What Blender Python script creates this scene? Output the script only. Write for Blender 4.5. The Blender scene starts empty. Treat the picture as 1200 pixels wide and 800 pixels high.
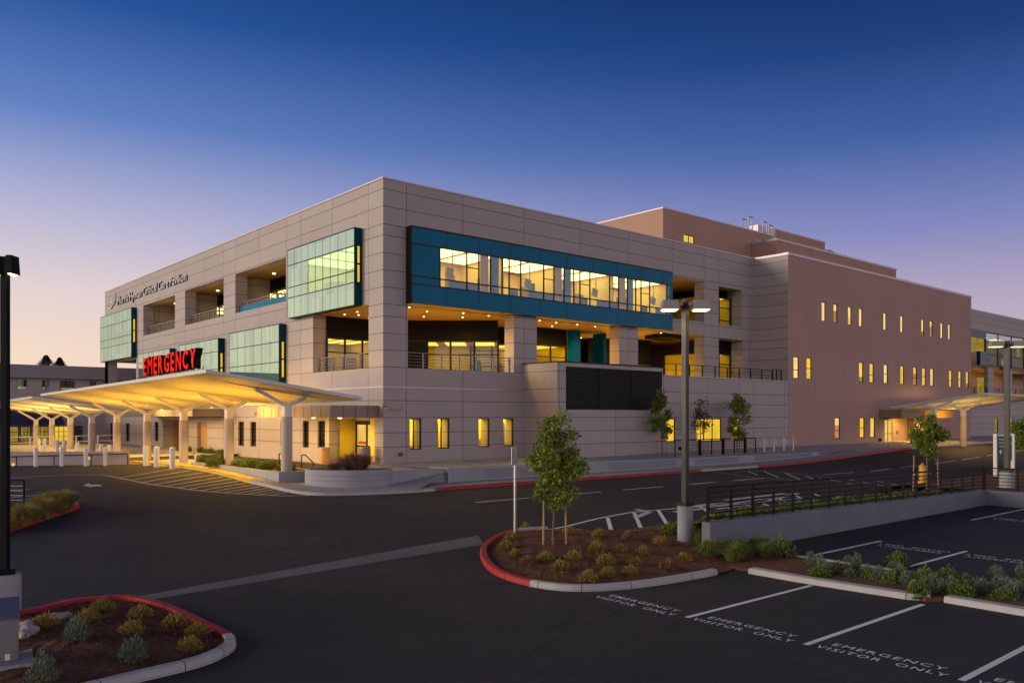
import bpy, bmesh, math, random
from math import radians as rad, sin, cos, pi, hypot
from mathutils import Vector, Matrix

random.seed(7)
scene = bpy.context.scene
COL = scene.collection

# ------------------------------------------------------------------ survey of the site
# metres; building corner at the origin, right facade along +X, left facade along +Y.
F_PX = math.sqrt(1125*827); HOR = 487.0; CZ = 2.77
UX = (1125/hypot(1125, F_PX), F_PX/hypot(1125, F_PX))
RV = (UX[0], -UX[1]); FV = (UX[1], UX[0])
_cz = F_PX*2.77/56.0; _cx = -151.0*2.77/56.0
CA = -(_cx*UX[0]+_cz*UX[1]); CB = -(-_cx*UX[1]+_cz*UX[0])

def ray(px, py):
    s = (px-600)/F_PX; t = (HOR-py)/F_PX
    return (RV[0]*s+FV[0], RV[1]*s+FV[1], t)
def PY(px, py, y0):
    d = ray(px, py); k = (y0-CB)/d[1]
    return (CA+k*d[0], y0, CZ+k*d[2])
def PX(px, py, x0):
    d = ray(px, py); k = (x0-CA)/d[0]
    return (x0, CB+k*d[1], CZ+k*d[2])
def sm(a, b, x):
    t = max(0.0, min(1.0, (x-a)/(b-a))); return t*t*(3-2*t)
def lerp(a, b, t): return a+(b-a)*t
KY = [(-30, -1.45), (-26, -1.42), (-13, -0.9), (-8, -0.7), (-4, -0.42), (0, -0.28), (6, -0.2), (14, -0.2), (30, -0.25), (60, -0.5)]
def fy(y):
    if y <= KY[0][0]: return KY[0][1]
    for (a, za), (b, zb) in zip(KY, KY[1:]):
        if y <= b: return za+(zb-za)*(y-a)/(b-a)
    return KY[-1][1]
def S(x, y):                       # asphalt level
    if x > -.5 and y > -9.3: y = -9.3
    return fy(y)+0.85*sm(24, 57, x)*sm(-19, -7, y)
def G(px, py, dz=0.0):             # point of the ground seen there
    d = ray(px, py); k = 4.0
    while k < 300:
        x, y, z = CA+k*d[0], CB+k*d[1], CZ+k*d[2]
        if z < S(x, y)+dz: return (x, y, z)
        k *= 1.001
    return (x, y, z)

# ------------------------------------------------------------------ materials
def new_mat(name):
    m = bpy.data.materials.new(name); m.use_nodes = True
    nt = m.node_tree; b = nt.nodes['Principled BSDF']
    return m, nt, b
def N(nt, t, **kw):
    n = nt.nodes.new(t)
    for k, v in kw.items():
        if k.startswith('i_'):
            n.inputs[k[2:].replace('_', ' ')].default_value = v
        else: setattr(n, k, v)
    return n
def mth(nt, op, a, b=None, c=None):
    n = nt.nodes.new('ShaderNodeMath'); n.operation = op
    for i, v in enumerate((a, b, c)):
        if v is None: continue
        if isinstance(v, (int, float)): n.inputs[i].default_value = v
        else: nt.links.new(v, n.inputs[i])
    return n.outputs[0]
def mixc(nt, f, a, b, mode='MIX'):
    n = nt.nodes.new('ShaderNodeMix'); n.data_type = 'RGBA'; n.blend_type = mode
    for i, v in ((0, f), (6, a), (7, b)):
        if isinstance(v, (int, float)): n.inputs[i].default_value = v
        elif isinstance(v, tuple): n.inputs[i].default_value = v if len(v) == 4 else v+(1,)
        else: nt.links.new(v, n.inputs[i])
    return n.outputs[2]
def ramp(nt, f, stops):
    n = nt.nodes.new('ShaderNodeValToRGB')
    if f is not None: nt.links.new(f, n.inputs[0])
    e = n.color_ramp.elements
    while len(e) < len(stops): e.new(0.5)
    for i, (p, c) in enumerate(stops):
        e[i].position = p; e[i].color = c if len(c) == 4 else tuple(c)+(1,)
    return n.outputs[0]
def noise(nt, vec, scale, detail=3, rough=.55):
    n = nt.nodes.new('ShaderNodeTexNoise'); n.inputs['Scale'].default_value = scale
    n.inputs['Detail'].default_value = detail; n.inputs['Roughness'].default_value = rough
    if vec is not None: nt.links.new(vec, n.inputs['Vector'])
    return n.outputs[0]
def pos(nt): return nt.nodes.new('ShaderNodeNewGeometry').outputs['Position']
def bump(nt, b, h, strength=.3, dist=.02):
    n = nt.nodes.new('ShaderNodeBump'); n.inputs['Strength'].default_value = strength
    n.inputs['Distance'].default_value = dist
    nt.links.new(h, n.inputs['Height']); nt.links.new(n.outputs[0], b.inputs['Normal'])
def plain(name, col, rough=.6, metal=0.0, var=.12, scale=3.0, bmp=0.0, spec=.4):
    m, nt, b = new_mat(name)
    p = pos(nt); n = noise(nt, p, scale, 4)
    c = mixc(nt, n, tuple(max(0, x*(1-var)) for x in col), tuple(min(1, x*(1+var)) for x in col))
    nt.links.new(c, b.inputs['Base Color'])
    b.inputs['Roughness'].default_value = rough; b.inputs['Metallic'].default_value = metal
    b.inputs['Specular IOR Level'].default_value = spec
    if bmp: bump(nt, b, noise(nt, p, scale*12, 4), bmp, .01)
    return m
def emit(name, col, strength, noise_scale=0.0, lo=.7):
    m, nt, b = new_mat(name)
    nt.nodes.remove(b); e = nt.nodes.new('ShaderNodeEmission')
    e.inputs[0].default_value = col+(1,); e.inputs[1].default_value = strength
    if noise_scale:
        n = noise(nt, pos(nt), noise_scale, 2)
        s = mth(nt, 'MULTIPLY_ADD', n, strength*(1-lo)*2, strength*lo-strength*(1-lo)*.3)
        nt.links.new(s, e.inputs[1])
    nt.links.new(e.outputs[0], nt.nodes['Material Output'].inputs[0])
    return m

ZJ = [0.94, 1.78, 2.67, 3.66, 4.49, 5.62, 6.6, 7.58, 8.56, 9.27, 10.25, 11.25, 12.25, 13.25, 13.9, 14.94, 15.93]
XJ = [1.6, 5.8, 10.9, 16.2, 21.3, 26.5, 30.63, 32.67, 37.2]
YJ = [1.66, 6.1, 10.5, 12.72, 17.15, 21.63, 24.0, 28.4, 32.85, 35.5, 40.0, 44.7, 47.2, 52.8]
def panel_mat(name, col):
    m, nt, b = new_mat(name)
    g = nt.nodes.new('ShaderNodeNewGeometry')
    sp = nt.nodes.new('ShaderNodeSeparateXYZ'); nt.links.new(g.outputs['Position'], sp.inputs[0])
    sn = nt.nodes.new('ShaderNodeSeparateXYZ'); nt.links.new(g.outputs['True Normal'], sn.inputs[0])
    def lines(coord, L, w=.016):
        acc = None; idx = None
        for v in L:
            c = mth(nt, 'COMPARE', coord, v, w); acc = c if acc is None else mth(nt, 'ADD', acc, c)
            k = mth(nt, 'GREATER_THAN', coord, v); idx = k if idx is None else mth(nt, 'ADD', idx, k)
        return acc, idx
    lz, iz = lines(sp.outputs[2], ZJ); lx, ix = lines(sp.outputs[0], XJ); ly, iy = lines(sp.outputs[1], YJ)
    fx = mth(nt, 'GREATER_THAN', mth(nt, 'ABSOLUTE', sn.outputs[1]), .5)
    fyy = mth(nt, 'GREATER_THAN', mth(nt, 'ABSOLUTE', sn.outputs[0]), .5)
    up = mth(nt, 'GREATER_THAN', mth(nt, 'ABSOLUTE', sn.outputs[2]), .5)
    mask = mth(nt, 'ADD', lz, mth(nt, 'ADD', mth(nt, 'MULTIPLY', lx, fx), mth(nt, 'MULTIPLY', ly, fyy)))
    mask = mth(nt, 'MULTIPLY', mth(nt, 'MINIMUM', mask, 1.0), mth(nt, 'SUBTRACT', 1.0, up))
    cid = nt.nodes.new('ShaderNodeCombineXYZ')
    nt.links.new(ix, cid.inputs[0]); nt.links.new(iy, cid.inputs[1]); nt.links.new(iz, cid.inputs[2])
    wn = nt.nodes.new('ShaderNodeTexWhiteNoise'); nt.links.new(cid.outputs[0], wn.inputs[0])
    n1 = noise(nt, g.outputs['Position'], .5, 4); n2 = noise(nt, g.outputs['Position'], 9, 3)
    # faint vertical streaking from weather
    mp = nt.nodes.new('ShaderNodeMapping'); mp.inputs['Scale'].default_value = (2.2, 2.2, .12)
    nt.links.new(g.outputs['Position'], mp.inputs[0]); n3 = noise(nt, mp.outputs[0], 1.5, 4)
    t = mth(nt, 'ADD', mth(nt, 'MULTIPLY', wn.outputs[0], .5), mth(nt, 'MULTIPLY', n1, .5))
    c = mixc(nt, t, tuple(x*.89 for x in col), tuple(x*1.09 for x in col))
    c = mixc(nt, mth(nt, 'MULTIPLY', n3, .34), c, tuple(x*.70 for x in col))
    c = mixc(nt, mth(nt, 'MULTIPLY', n2, .12), c, tuple(x*.8 for x in col))
    c = mixc(nt, mask, c, (.055, .047, .043))
    nt.links.new(c, b.inputs['Base Color']); b.inputs['Roughness'].default_value = .62
    b.inputs['Specular IOR Level'].default_value = .3
    bump(nt, b, mth(nt, 'SUBTRACT', mth(nt, 'MULTIPLY', n2, .06), mask), .5, .02)
    return m
M = {}
M['panel'] = panel_mat('fibre cement panel', (.425, .362, .325))
def stucco_mat(name, col):
    m, nt, b = new_mat(name)
    p = pos(nt); n1 = noise(nt, p, .22, 4); n2 = noise(nt, p, 14, 4)
    mp = nt.nodes.new('ShaderNodeMapping'); mp.inputs['Scale'].default_value = (1.3, 1.3, .1)
    nt.links.new(p, mp.inputs[0]); n3 = noise(nt, mp.outputs[0], 1.2, 4)
    sp = nt.nodes.new('ShaderNodeSeparateXYZ'); nt.links.new(p, sp.inputs[0])
    acc = None
    for v in (1.35, 4.62, 9.55, 13.7):
        c = mth(nt, 'COMPARE', sp.outputs[2], v, .012); acc = c if acc is None else mth(nt, 'ADD', acc, c)
    for v in (42.2, 58.0, 66.8):
        acc = mth(nt, 'ADD', acc, mth(nt, 'COMPARE', sp.outputs[0], v, .012))
    c = mixc(nt, n1, tuple(x*.9 for x in col), tuple(x*1.1 for x in col))
    c = mixc(nt, mth(nt, 'MULTIPLY', n3, .5), c, tuple(x*.72 for x in col))
    c = mixc(nt, mth(nt, 'MULTIPLY', acc, .35), c, tuple(x*.5 for x in col))
    nt.links.new(c, b.inputs['Base Color']); b.inputs['Roughness'].default_value = .85
    b.inputs['Specular IOR Level'].default_value = .2
    bump(nt, b, n2, .35, .01)
    return m
M['stucco'] = stucco_mat('rose brown stucco', (.46, .295, .235))
M['stucco2'] = stucco_mat('brown penthouse stucco', (.46, .285, .20))
M['coping'] = plain('metal coping', (.46, .41, .40), .45, .3)
M['dark'] = plain('dark bronze metal', (.02, .0185, .018), .5, .1, spec=.2)
M['black'] = plain('black painted steel', (.006, .006, .007), .5, 0, spec=.12)
M['fascia'] = plain('dark glazed fascia', (.007, .0065, .006), .35, spec=.08)
M['louvre'] = plain('dark grey louvre blade', (.045, .042, .045), .5, .2)
M['yellowwall'] = plain('yellow lit corridor wall', (.72, .54, .035), .7, 0, .25, .6)
M['goldblade'] = None
M['darkconcrete'] = plain('grey retaining concrete', (.165, .17, .20), .8, 0, .25, .8, .2)
M['brownmetal'] = plain('brown metal fascia', (.25, .18, .14), .5, .2)
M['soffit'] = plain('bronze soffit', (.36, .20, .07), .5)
M['white'] = plain('white painted steel', (.72, .70, .66), .5, 0, .05)
M['column'] = plain('tan column concrete', (.46, .385, .30), .75, 0, .12, 1.5, .15)
M['canwhite'] = plain('pale canopy paint', (.66, .62, .55), .55, 0, .06)
M['concrete'] = plain('pale concrete', (.36, .345, .325), .85, 0, .2, 1.3, .25)
M['concrete2'] = plain('grey cast concrete', (.31, .31, .315), .8, 0, .18, .9, .2)
M['walk'] = plain('concrete walk', (.37, .34, .31), .8, 0, .16, .7, .2)
M['galv'] = plain('galvanised steel', (.42, .42, .40), .4, .6)
M['bronzepole'] = plain('bronze painted steel', (.038, .033, .028), .45, .4)
M['headgrey'] = plain('lamp housing grey', (.30, .265, .235), .5, .3)
M['stainless'] = plain('brushed stainless', (.36, .36, .38), .28, .9)
M['door'] = plain('tan door paint', (.42, .25, .12), .5)
M['teal'] = None
def spandrel(name, col, rough=.14, var=.25, sc=.35):
    m, nt, b = new_mat(name)
    n = noise(nt, pos(nt), sc, 2)
    c = mixc(nt, n, tuple(x*(1-var) for x in col), tuple(x*(1+var) for x in col))
    nt.links.new(c, b.inputs['Base Color']); b.inputs['Roughness'].default_value = rough
    b.inputs['Specular IOR Level'].default_value = .06
    return m
M['bluespan'] = spandrel('teal blue spandrel glass', (.001, .135, .225))
M['tealglass'] = spandrel('dark teal glass', (.004, .05, .062))
M['bluepier'] = spandrel('blue glass pier', (.0, .075, .24))
def reflect_glass(name, tint, fac, base):
    m, nt, b = new_mat(name)
    nt.nodes.remove(b)
    gl = N(nt, 'ShaderNodeBsdfGlossy'); gl.inputs[1].default_value = .0
    sp = nt.nodes.new('ShaderNodeSeparateXYZ'); nt.links.new(pos(nt), sp.inputs[0])
    cb = nt.nodes.new('ShaderNodeCombineXYZ')
    nt.links.new(mth(nt, 'FLOOR', mth(nt, 'DIVIDE', sp.outputs[1], .99)), cb.inputs[0]); nt.links.new(mth(nt, 'FLOOR', mth(nt, 'DIVIDE', sp.outputs[2], 1.15)), cb.inputs[1])
    wn = nt.nodes.new('ShaderNodeTexWhiteNoise'); nt.links.new(cb.outputs[0], wn.inputs[0])
    nt.links.new(mixc(nt, wn.outputs[0], tuple(x*.86 for x in tint), tuple(min(1, x*1.06) for x in tint)), gl.inputs[0])
    df = N(nt, 'ShaderNodeBsdfDiffuse'); df.inputs[0].default_value = base+(1,)
    mx = N(nt, 'ShaderNodeMixShader')
    n = noise(nt, pos(nt), .45, 2)
    bp = N(nt, 'ShaderNodeBump'); bp.inputs['Strength'].default_value = .004; bp.inputs['Distance'].default_value = .1
    
    mx.inputs[0].default_value = fac
    nt.links.new(df.outputs[0], mx.inputs[1]); nt.links.new(gl.outputs[0], mx.inputs[2])
    nt.links.new(mx.outputs[0], nt.nodes['Material Output'].inputs[0])
    return m
M['greenspan'] = reflect_glass('pale green reflective spandrel glass', (.72, .94, .92), .50, (.07, .15, .135))
M['greenjoint'] = plain('green glass joint', (.10, .17, .14), .3)
def see_glass(name, tint, refl, rtint=(1, 1, 1)):
    m, nt, b = new_mat(name)
    nt.nodes.remove(b)
    gl = N(nt, 'ShaderNodeBsdfGlossy'); gl.inputs[0].default_value = rtint+(1,); gl.inputs[1].default_value = .02
    tr = N(nt, 'ShaderNodeBsdfTransparent'); tr.inputs[0].default_value = tint+(1,)
    mx = N(nt, 'ShaderNodeMixShader'); mx.inputs[0].default_value = refl
    nt.links.new(tr.outputs[0], mx.inputs[1]); nt.links.new(gl.outputs[0], mx.inputs[2])
    nt.links.new(mx.outputs[0], nt.nodes['Material Output'].inputs[0])
    return m
M['glass'] = see_glass('clear glass', (.92, .95, .92), .04)
M['greenglass'] = see_glass('pale green vision glass', (.62, .82, .72), .40, (.74, .96, .84))
M['wingglass'] = see_glass('clear dark wing glass', (.55, .62, .58), .05)
M['darkglass'] = see_glass('smoked green glass', (.25, .32, .27), .16)
M['frost'] = spandrel('pale blue frosted glass', (.015, .17, .27), .4)
M['cream'] = plain('cream room wall', (.80, .58, .10), .7, 0, .06, .7)
M['pinkcurtain'] = plain('salmon curtain', (.68, .42, .26), .8, 0, .15, 4)
M['roomfloor'] = plain('tan room floor', (.35, .25, .13), .5)
M['ceillamp'] = emit('room ceiling lamp', (1, .78, .28), 3.5)
M['ceillamp2'] = emit('terrace room ceiling lamp', (1, .70, .07), 1.5)
M['ceillamp3'] = emit('ground floor ceiling lamp', (1, .70, .10), 13)
M['dimlens'] = emit('dim lamp lens', (1, .72, .3), 2.2)
M['railgrey'] = plain('grey terrace rail', (.17, .165, .16), .5, .3)
M['warmlit'] = emit('lit room behind blind', (1, .62, .13), 1.0, .9, .62)
M['palelit'] = emit('lit cream blind', (1, .66, .24), 1.08, 1.1, .78)
M['yellowlit'] = emit('lit yellow room', (1, .62, .045), .95, .8, .7)
M['pinklit'] = emit('rose lit blind', (.85, .36, .12), .7, 1.2, .5)
M['dimlit'] = emit('dim yellow room', (.9, .62, .1), .38, 1.2, .4)
M['downlamp'] = emit('downlight lens', (1, .78, .36), 7)
M['headlamp'] = emit('lamp lens', (1, .74, .34), 4.5)
M['redled'] = emit('red letter face', (1, .022, .012), 1.25, 1.6, .72)
M['yellowpaint'] = plain('yellow kerb paint', (.70, .43, .03), .6, 0, .1, 2)
M['amber'] = plain('tactile amber paving', (.60, .30, .03), .7, 0, .15, 3)
M['hydrant'] = plain('yellow hydrant paint', (.60, .32, .02), .45)
M['signgreen'] = plain('green sign face', (.005, .10, .075), .4)
M['mulchchip'] = None

def asphalt_mat():
    m, nt, b = new_mat('asphalt')
    p = pos(nt)
    n1 = noise(nt, p, .09, 5, .6); n2 = noise(nt, p, 1.1, 5, .6); n3 = noise(nt, p, 45, 3)
    c = ramp(nt, n1, [(.3, (.040, .0372, .0342)), (.7, (.076, .070, .064))])
    c = mixc(nt, mth(nt, 'MULTIPLY', n2, .5), c, (.040, .038, .0365))
    c = mixc(nt, mth(nt, 'MULTIPLY', mth(nt, 'GREATER_THAN', n3, .63), .35), c, (.15, .145, .135))
    # oil spots and a few sealed cracks
    vo = nt.nodes.new('ShaderNodeTexVoronoi'); vo.inputs['Scale'].default_value = .42
    nt.links.new(p, vo.inputs['Vector'])
    spot = mth(nt, 'MULTIPLY', mth(nt, 'LESS_THAN', mth(nt, 'ADD', vo.outputs['Distance'], mth(nt, 'MULTIPLY', n2, .35)), .27), .4)
    c = mixc(nt, spot, c, (.020, .0185, .018))
    wv = nt.nodes.new('ShaderNodeTexVoronoi'); wv.feature = 'DISTANCE_TO_EDGE'; wv.inputs['Scale'].default_value = .16
    nz_ = nt.nodes.new('ShaderNodeTexNoise'); nz_.inputs['Scale'].default_value = .9; nz_.inputs['Detail'].default_value = 6; nt.links.new(p, nz_.inputs['Vector'])
    wp = mixc(nt, 1.0, p, mixc(nt, 1.0, nz_.outputs[1], (2.2, 2.2, 2.2), 'MULTIPLY'), 'ADD')
    nt.links.new(wp, wv.inputs['Vector'])
    ck = mth(nt, 'MULTIPLY', mth(nt, 'MULTIPLY', mth(nt, 'LESS_THAN', wv.outputs['Distance'], .0028), mth(nt, 'GREATER_THAN', n1, .5)), .5)
    c = mixc(nt, ck, c, (.014, .014, .014))
    nt.links.new(c, b.inputs['Base Color'])
    r = mth(nt, 'MULTIPLY_ADD', n2, .25, .62); nt.links.new(r, b.inputs['Roughness'])
    b.inputs['Specular IOR Level'].default_value = .14
    bump(nt, b, n3, .5, .012)
    return m
M['asphalt'] = asphalt_mat()
def paint_mat(name, col, wear=.5):
    m, nt, b = new_mat(name)
    p = pos(nt); n = noise(nt, p, 9, 5, .7); n0 = noise(nt, p, .8, 3)
    f = mth(nt, 'GREATER_THAN', mth(nt, 'ADD', n, mth(nt, 'MULTIPLY', n0, .35)), .92-wear*.2)
    c = mixc(nt, n0, tuple(x*.85 for x in col), col)
    c = mixc(nt, mth(nt, 'MULTIPLY', f, .75), c, (.05, .048, .045))
    nt.links.new(c, b.inputs['Base Color']); b.inputs['Roughness'].default_value = .7
    return m
M['line'] = paint_mat('white road paint', (.90, .89, .86), .0)
M['oldline'] = paint_mat('worn white road paint', (.62, .59, .54), .7)
M['redkerb'] = plain('red kerb paint', (.40, .024, .026), .6, 0, .25, 2.5, .15)
M['kerb'] = plain('kerb concrete', (.43, .415, .39), .8, 0, .2, 1.7, .25)
M['gutter'] = plain('gutter concrete', (.155, .148, .135), .85, 0, .3, 1.1, .2)
def mulch_mat():
    m, nt, b = new_mat('bark mulch')
    p = pos(nt); n = noise(nt, p, 26, 5, .7); n2 = noise(nt, p, 1.2, 3)
    c = ramp(nt, n, [(.3, (.045, .016, .006)), (.52, (.19, .068, .026)), (.75, (.42, .18, .075))])
    c = mixc(nt, mth(nt, 'MULTIPLY', n2, .4), c, (.05, .02, .010))
    nt.links.new(c, b.inputs['Base Color']); b.inputs['Roughness'].default_value = .9
    bump(nt, b, n, 1.0, .05)
    return m
M['mulch'] = mulch_mat()
def leaf_mat(name, a, b_, c_, trans=.25):
    m, nt, b = new_mat(name)
    g = nt.nodes.new('ShaderNodeNewGeometry')
    n = noise(nt, g.outputs['Position'], 1.6, 2)
    t = mth(nt, 'ADD', mth(nt, 'MULTIPLY', g.outputs['Random Per Island'], .65), mth(nt, 'MULTIPLY', n, .4))
    c = ramp(nt, t, [(.1, a), (.5, b_), (.95, c_)])
    nt.links.new(c, b.inputs['Base Color']); b.inputs['Roughness'].default_value = .55
    b.inputs['Specular IOR Level'].default_value = .3
    tr = nt.nodes.new('ShaderNodeBsdfTranslucent'); nt.links.new(c, tr.inputs[0])
    mx = nt.nodes.new('ShaderNodeMixShader'); mx.inputs[0].default_value = trans
    nt.links.new(b.outputs[0], mx.inputs[1]); nt.links.new(tr.outputs[0], mx.inputs[2])
    nt.links.new(mx.outputs[0], nt.nodes['Material Output'].inputs[0])
    return m
M['leaf'] = leaf_mat('tree leaf', (.05, .09, .012), (.15, .21, .022), (.40, .41, .05))
M['redleaf'] = leaf_mat('russet leaf', (.06, .04, .02), (.12, .07, .035), (.17, .11, .05))
M['gold'] = leaf_mat('golden shrub leaf', (.12, .10, .022), (.27, .205, .04), (.46, .29, .06), .15)
M['rust'] = leaf_mat('rust shrub leaf', (.11, .06, .03), (.23, .12, .05), (.34, .18, .07), .15)
M['sage'] = leaf_mat('sage leaf', (.06, .09, .055), (.135, .175, .11), (.25, .29, .19), .15)
M['grass'] = leaf_mat('grass blade', (.05, .085, .015), (.14, .19, .03), (.30, .31, .07), .2)
M['hedge'] = leaf_mat('hedge leaf', (.05, .08, .016), (.12, .165, .03), (.24, .26, .05), .2)
M['goldblade'] = leaf_mat('golden grass blade', (.13, .12, .018), (.28, .23, .035), (.46, .34, .06), .2)
M['purple'] = leaf_mat('purple fountain grass', (.08, .035, .03), (.20, .09, .07), (.36, .20, .14), .25)
M['darkleaf'] = leaf_mat('far pine needle', (.012, .014, .010), (.02, .024, .015), (.035, .04, .02), .1)
M['bark'] = plain('grey bark', (.15, .115, .085), .85, 0, .3, 8, .4)
M['stake'] = plain('pine stake', (.36, .22, .11), .8, 0, .2, 6, .2)
M['stone'] = plain('pale stone', (.42, .37, .33), .8, 0, .25, 3, .4)
M['farwall'] = plain('grey far wall', (.50, .43, .40), .8, 0, .1, .3)
M['farfascia'] = plain('grey blue roof fascia', (.33, .30, .30), .7, 0, .08, .2)
M['awning'] = plain('blue awning', (.06, .06, .14), .7)
M['earth'] = plain('dry ground', (.07, .065, .05), .9, 0, .2, .05)

# ------------------------------------------------------------------ mesh builder
ORG = {}
def tag(o, label, cat, group=None):
    o['label'] = label; o['category'] = cat
    if group: o['group'] = group
    return o
def thing(name, label, cat, loc=(0, 0, 0), group=None, rz=0.0):
    o = bpy.data.objects.new(name, None); COL.objects.link(o); o.location = loc
    o.rotation_euler = (0, 0, rz); o.empty_display_size = .3
    ORG[o.name] = Vector(loc)
    return tag(o, label, cat, group)
class MB:
    def __init__(s): s.v = []; s.f = []; s.mi = []; s.m = 0
    def add(s, vs, fs):
        b = len(s.v); s.v.extend(vs)
        for f in fs: s.f.append([b+i for i in f]); s.mi.append(s.m)
        return s
    def quad(s, a, b, c, d): return s.add([a, b, c, d], [(0, 1, 2, 3)])
    def box(s, x0, x1, y0, y1, z0, z1):
        if x0 > x1: x0, x1 = x1, x0
        if y0 > y1: y0, y1 = y1, y0
        if z0 > z1: z0, z1 = z1, z0
        return s.add([(x0, y0, z0), (x1, y0, z0), (x1, y1, z0), (x0, y1, z0), (x0, y0, z1), (x1, y0, z1), (x1, y1, z1), (x0, y1, z1)],
                     [(0, 3, 2, 1), (4, 5, 6, 7), (0, 1, 5, 4), (1, 2, 6, 5), (2, 3, 7, 6), (3, 0, 4, 7)])
    def bar(s, p, q, w, h=None, up=(0, 0, 1)):
        h = h or w; p = Vector(p); q = Vector(q); d = (q-p).normalized(); u = Vector(up)
        if abs(d.dot(u)) > .95: u = Vector((1, 0, 0))
        a = d.cross(u).normalized()*(w/2); c = a.cross(d).normalized()*(h/2)
        vs = []
        for e in (p, q): vs += [e-a-c, e+a-c, e+a+c, e-a+c]
        return s.add([tuple(v) for v in vs], [(3, 2, 1, 0), (4, 5, 6, 7), (0, 1, 5, 4), (1, 2, 6, 5), (2, 3, 7, 6), (3, 0, 4, 7)])
    def cyl(s, p, q, r0, r1=None, n=14, caps=True):
        r1 = r0 if r1 is None else r1; p = Vector(p); q = Vector(q); d = (q-p).normalized()
        u = Vector((0, 0, 1)) if abs(d.z) < .95 else Vector((1, 0, 0))
        a = d.cross(u).normalized(); c = d.cross(a)
        vs = []
        for e, r in ((p, r0), (q, r1)):
            for i in range(n):
                t = 2*pi*i/n; vs.append(tuple(e+a*(cos(t)*r)+c*(sin(t)*r)))
        fs = [(i, (i+1) % n, n+(i+1) % n, n+i) for i in range(n)]
        if caps: fs += [tuple(range(n-1, -1, -1)), tuple(range(n, 2*n))]
        return s.add(vs, fs)
    def tube(s, pts, r, n=8):
        for a, b in zip(pts, pts[1:]): s.cyl(a, b, r, r, n)
        return s
    def prism(s, poly, z0, z1):
        n = len(poly)
        vs = [(x, y, z0) for x, y in poly]+[(x, y, z1) for x, y in poly]
        fs = [(i, (i+1) % n, n+(i+1) % n, n+i) for i in range(n)]+[tuple(range(n-1, -1, -1)), tuple(range(n, 2*n))]
        return s.add(vs, fs)
    def sphere(s, c, r, nu=12, nv=8, sz=1.0):
        vs = []; fs = []
        for j in range(nv+1):
            for i in range(nu):
                t = 2*pi*i/nu; ph = pi*j/nv
                vs.append((c[0]+r*sin(ph)*cos(t), c[1]+r*sin(ph)*sin(t), c[2]+r*sz*cos(ph)))
        for j in range(nv):
            for i in range(nu):
                fs.append((j*nu+i, (j+1)*nu+i, (j+1)*nu+(i+1) % nu, j*nu+(i+1) % nu))
        return s.add(vs, fs)
    def build(s, name, mat, parent=None, org=None, kind=None, smooth=False, bevel=0.0):
        me = bpy.data.meshes.new(name)
        if org is None:
            r = parent
            while r is not None and r.name not in ORG: r = r.parent
            org = ORG[r.name] if r is not None else Vector((0, 0, 0))
        o_ = Vector(org)
        me.from_pydata([tuple(Vector(v)-o_) for v in s.v], [], s.f)
        mats = mat if isinstance(mat, (list, tuple)) else [mat]
        for q in mats: me.materials.append(M[q])
        if len(mats) > 1:
            for p, i in zip(me.polygons, s.mi): p.material_index = i
        me.validate(); me.update()
        if smooth:
            for p in me.polygons: p.use_smooth = True
        o = bpy.data.objects.new(name, me); COL.objects.link(o)
        if parent is not None: o.parent = parent
        else:
            o.location = o_
            ORG[o.name] = o_
        if kind: o['kind'] = kind
        if bevel:
            bv = o.modifiers.new('bevel', 'BEVEL'); bv.width = bevel; bv.segments = 2; bv.limit_method = 'ANGLE'
        return o
def struct(name, mb, mat, **k): return mb.build(name, mat, kind='structure', **k)
def cpy(o, parent=None):
    c = o.copy(); COL.objects.link(c)
    if parent is not None: c.parent = parent
    for ch in list(o.children): cpy(ch, c)
    return c

def wallholes(mb, axis, pl, thick, u0, u1, z0, z1, holes):
    """wall slab with openings; axis 'x' runs along X at y=pl..pl+thick, 'y' along Y at x=pl..pl+thick"""
    us = sorted({u0, u1, *[h[0] for h in holes], *[h[1] for h in holes]}); us = [u for u in us if u0 <= u <= u1]
    zs = sorted({z0, z1, *[h[2] for h in holes], *[h[3] for h in holes]}); zs = [z for z in zs if z0 <= z <= z1]
    def pt(u, d, z): return (u, pl+d, z) if axis == 'x' else (pl+d, u, z)
    def solid(i, j):
        if i < 0 or j < 0 or i >= len(us)-1 or j >= len(zs)-1: return False
        uc = (us[i]+us[i+1])/2; zc = (zs[j]+zs[j+1])/2
        return not any(h[0] < uc < h[1] and h[2] < zc < h[3] for h in holes)
    def q(a, b, c, d):
        mb.quad(*( (a, b, c, d) if axis == 'x' else (d, c, b, a) ))
    for i in range(len(us)-1):
        for j in range(len(zs)-1):
            if not solid(i, j): continue
            a, b, c, d = us[i], us[i+1], zs[j], zs[j+1]
            q(pt(a, 0, c), pt(b, 0, c), pt(b, 0, d), pt(a, 0, d))
            q(pt(b, thick, c), pt(a, thick, c), pt(a, thick, d), pt(b, thick, d))
            if not solid(i-1, j): q(pt(a, thick, c), pt(a, 0, c), pt(a, 0, d), pt(a, thick, d))
            if not solid(i+1, j): q(pt(b, 0, c), pt(b, thick, c), pt(b, thick, d), pt(b, 0, d))
            if not solid(i, j-1): q(pt(a, 0, c), pt(a, thick, c), pt(b, thick, c), pt(b, 0, c))
            if not solid(i, j+1): q(pt(a, 0, d), pt(b, 0, d), pt(b, thick, d), pt(a, thick, d))
    return mb

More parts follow.
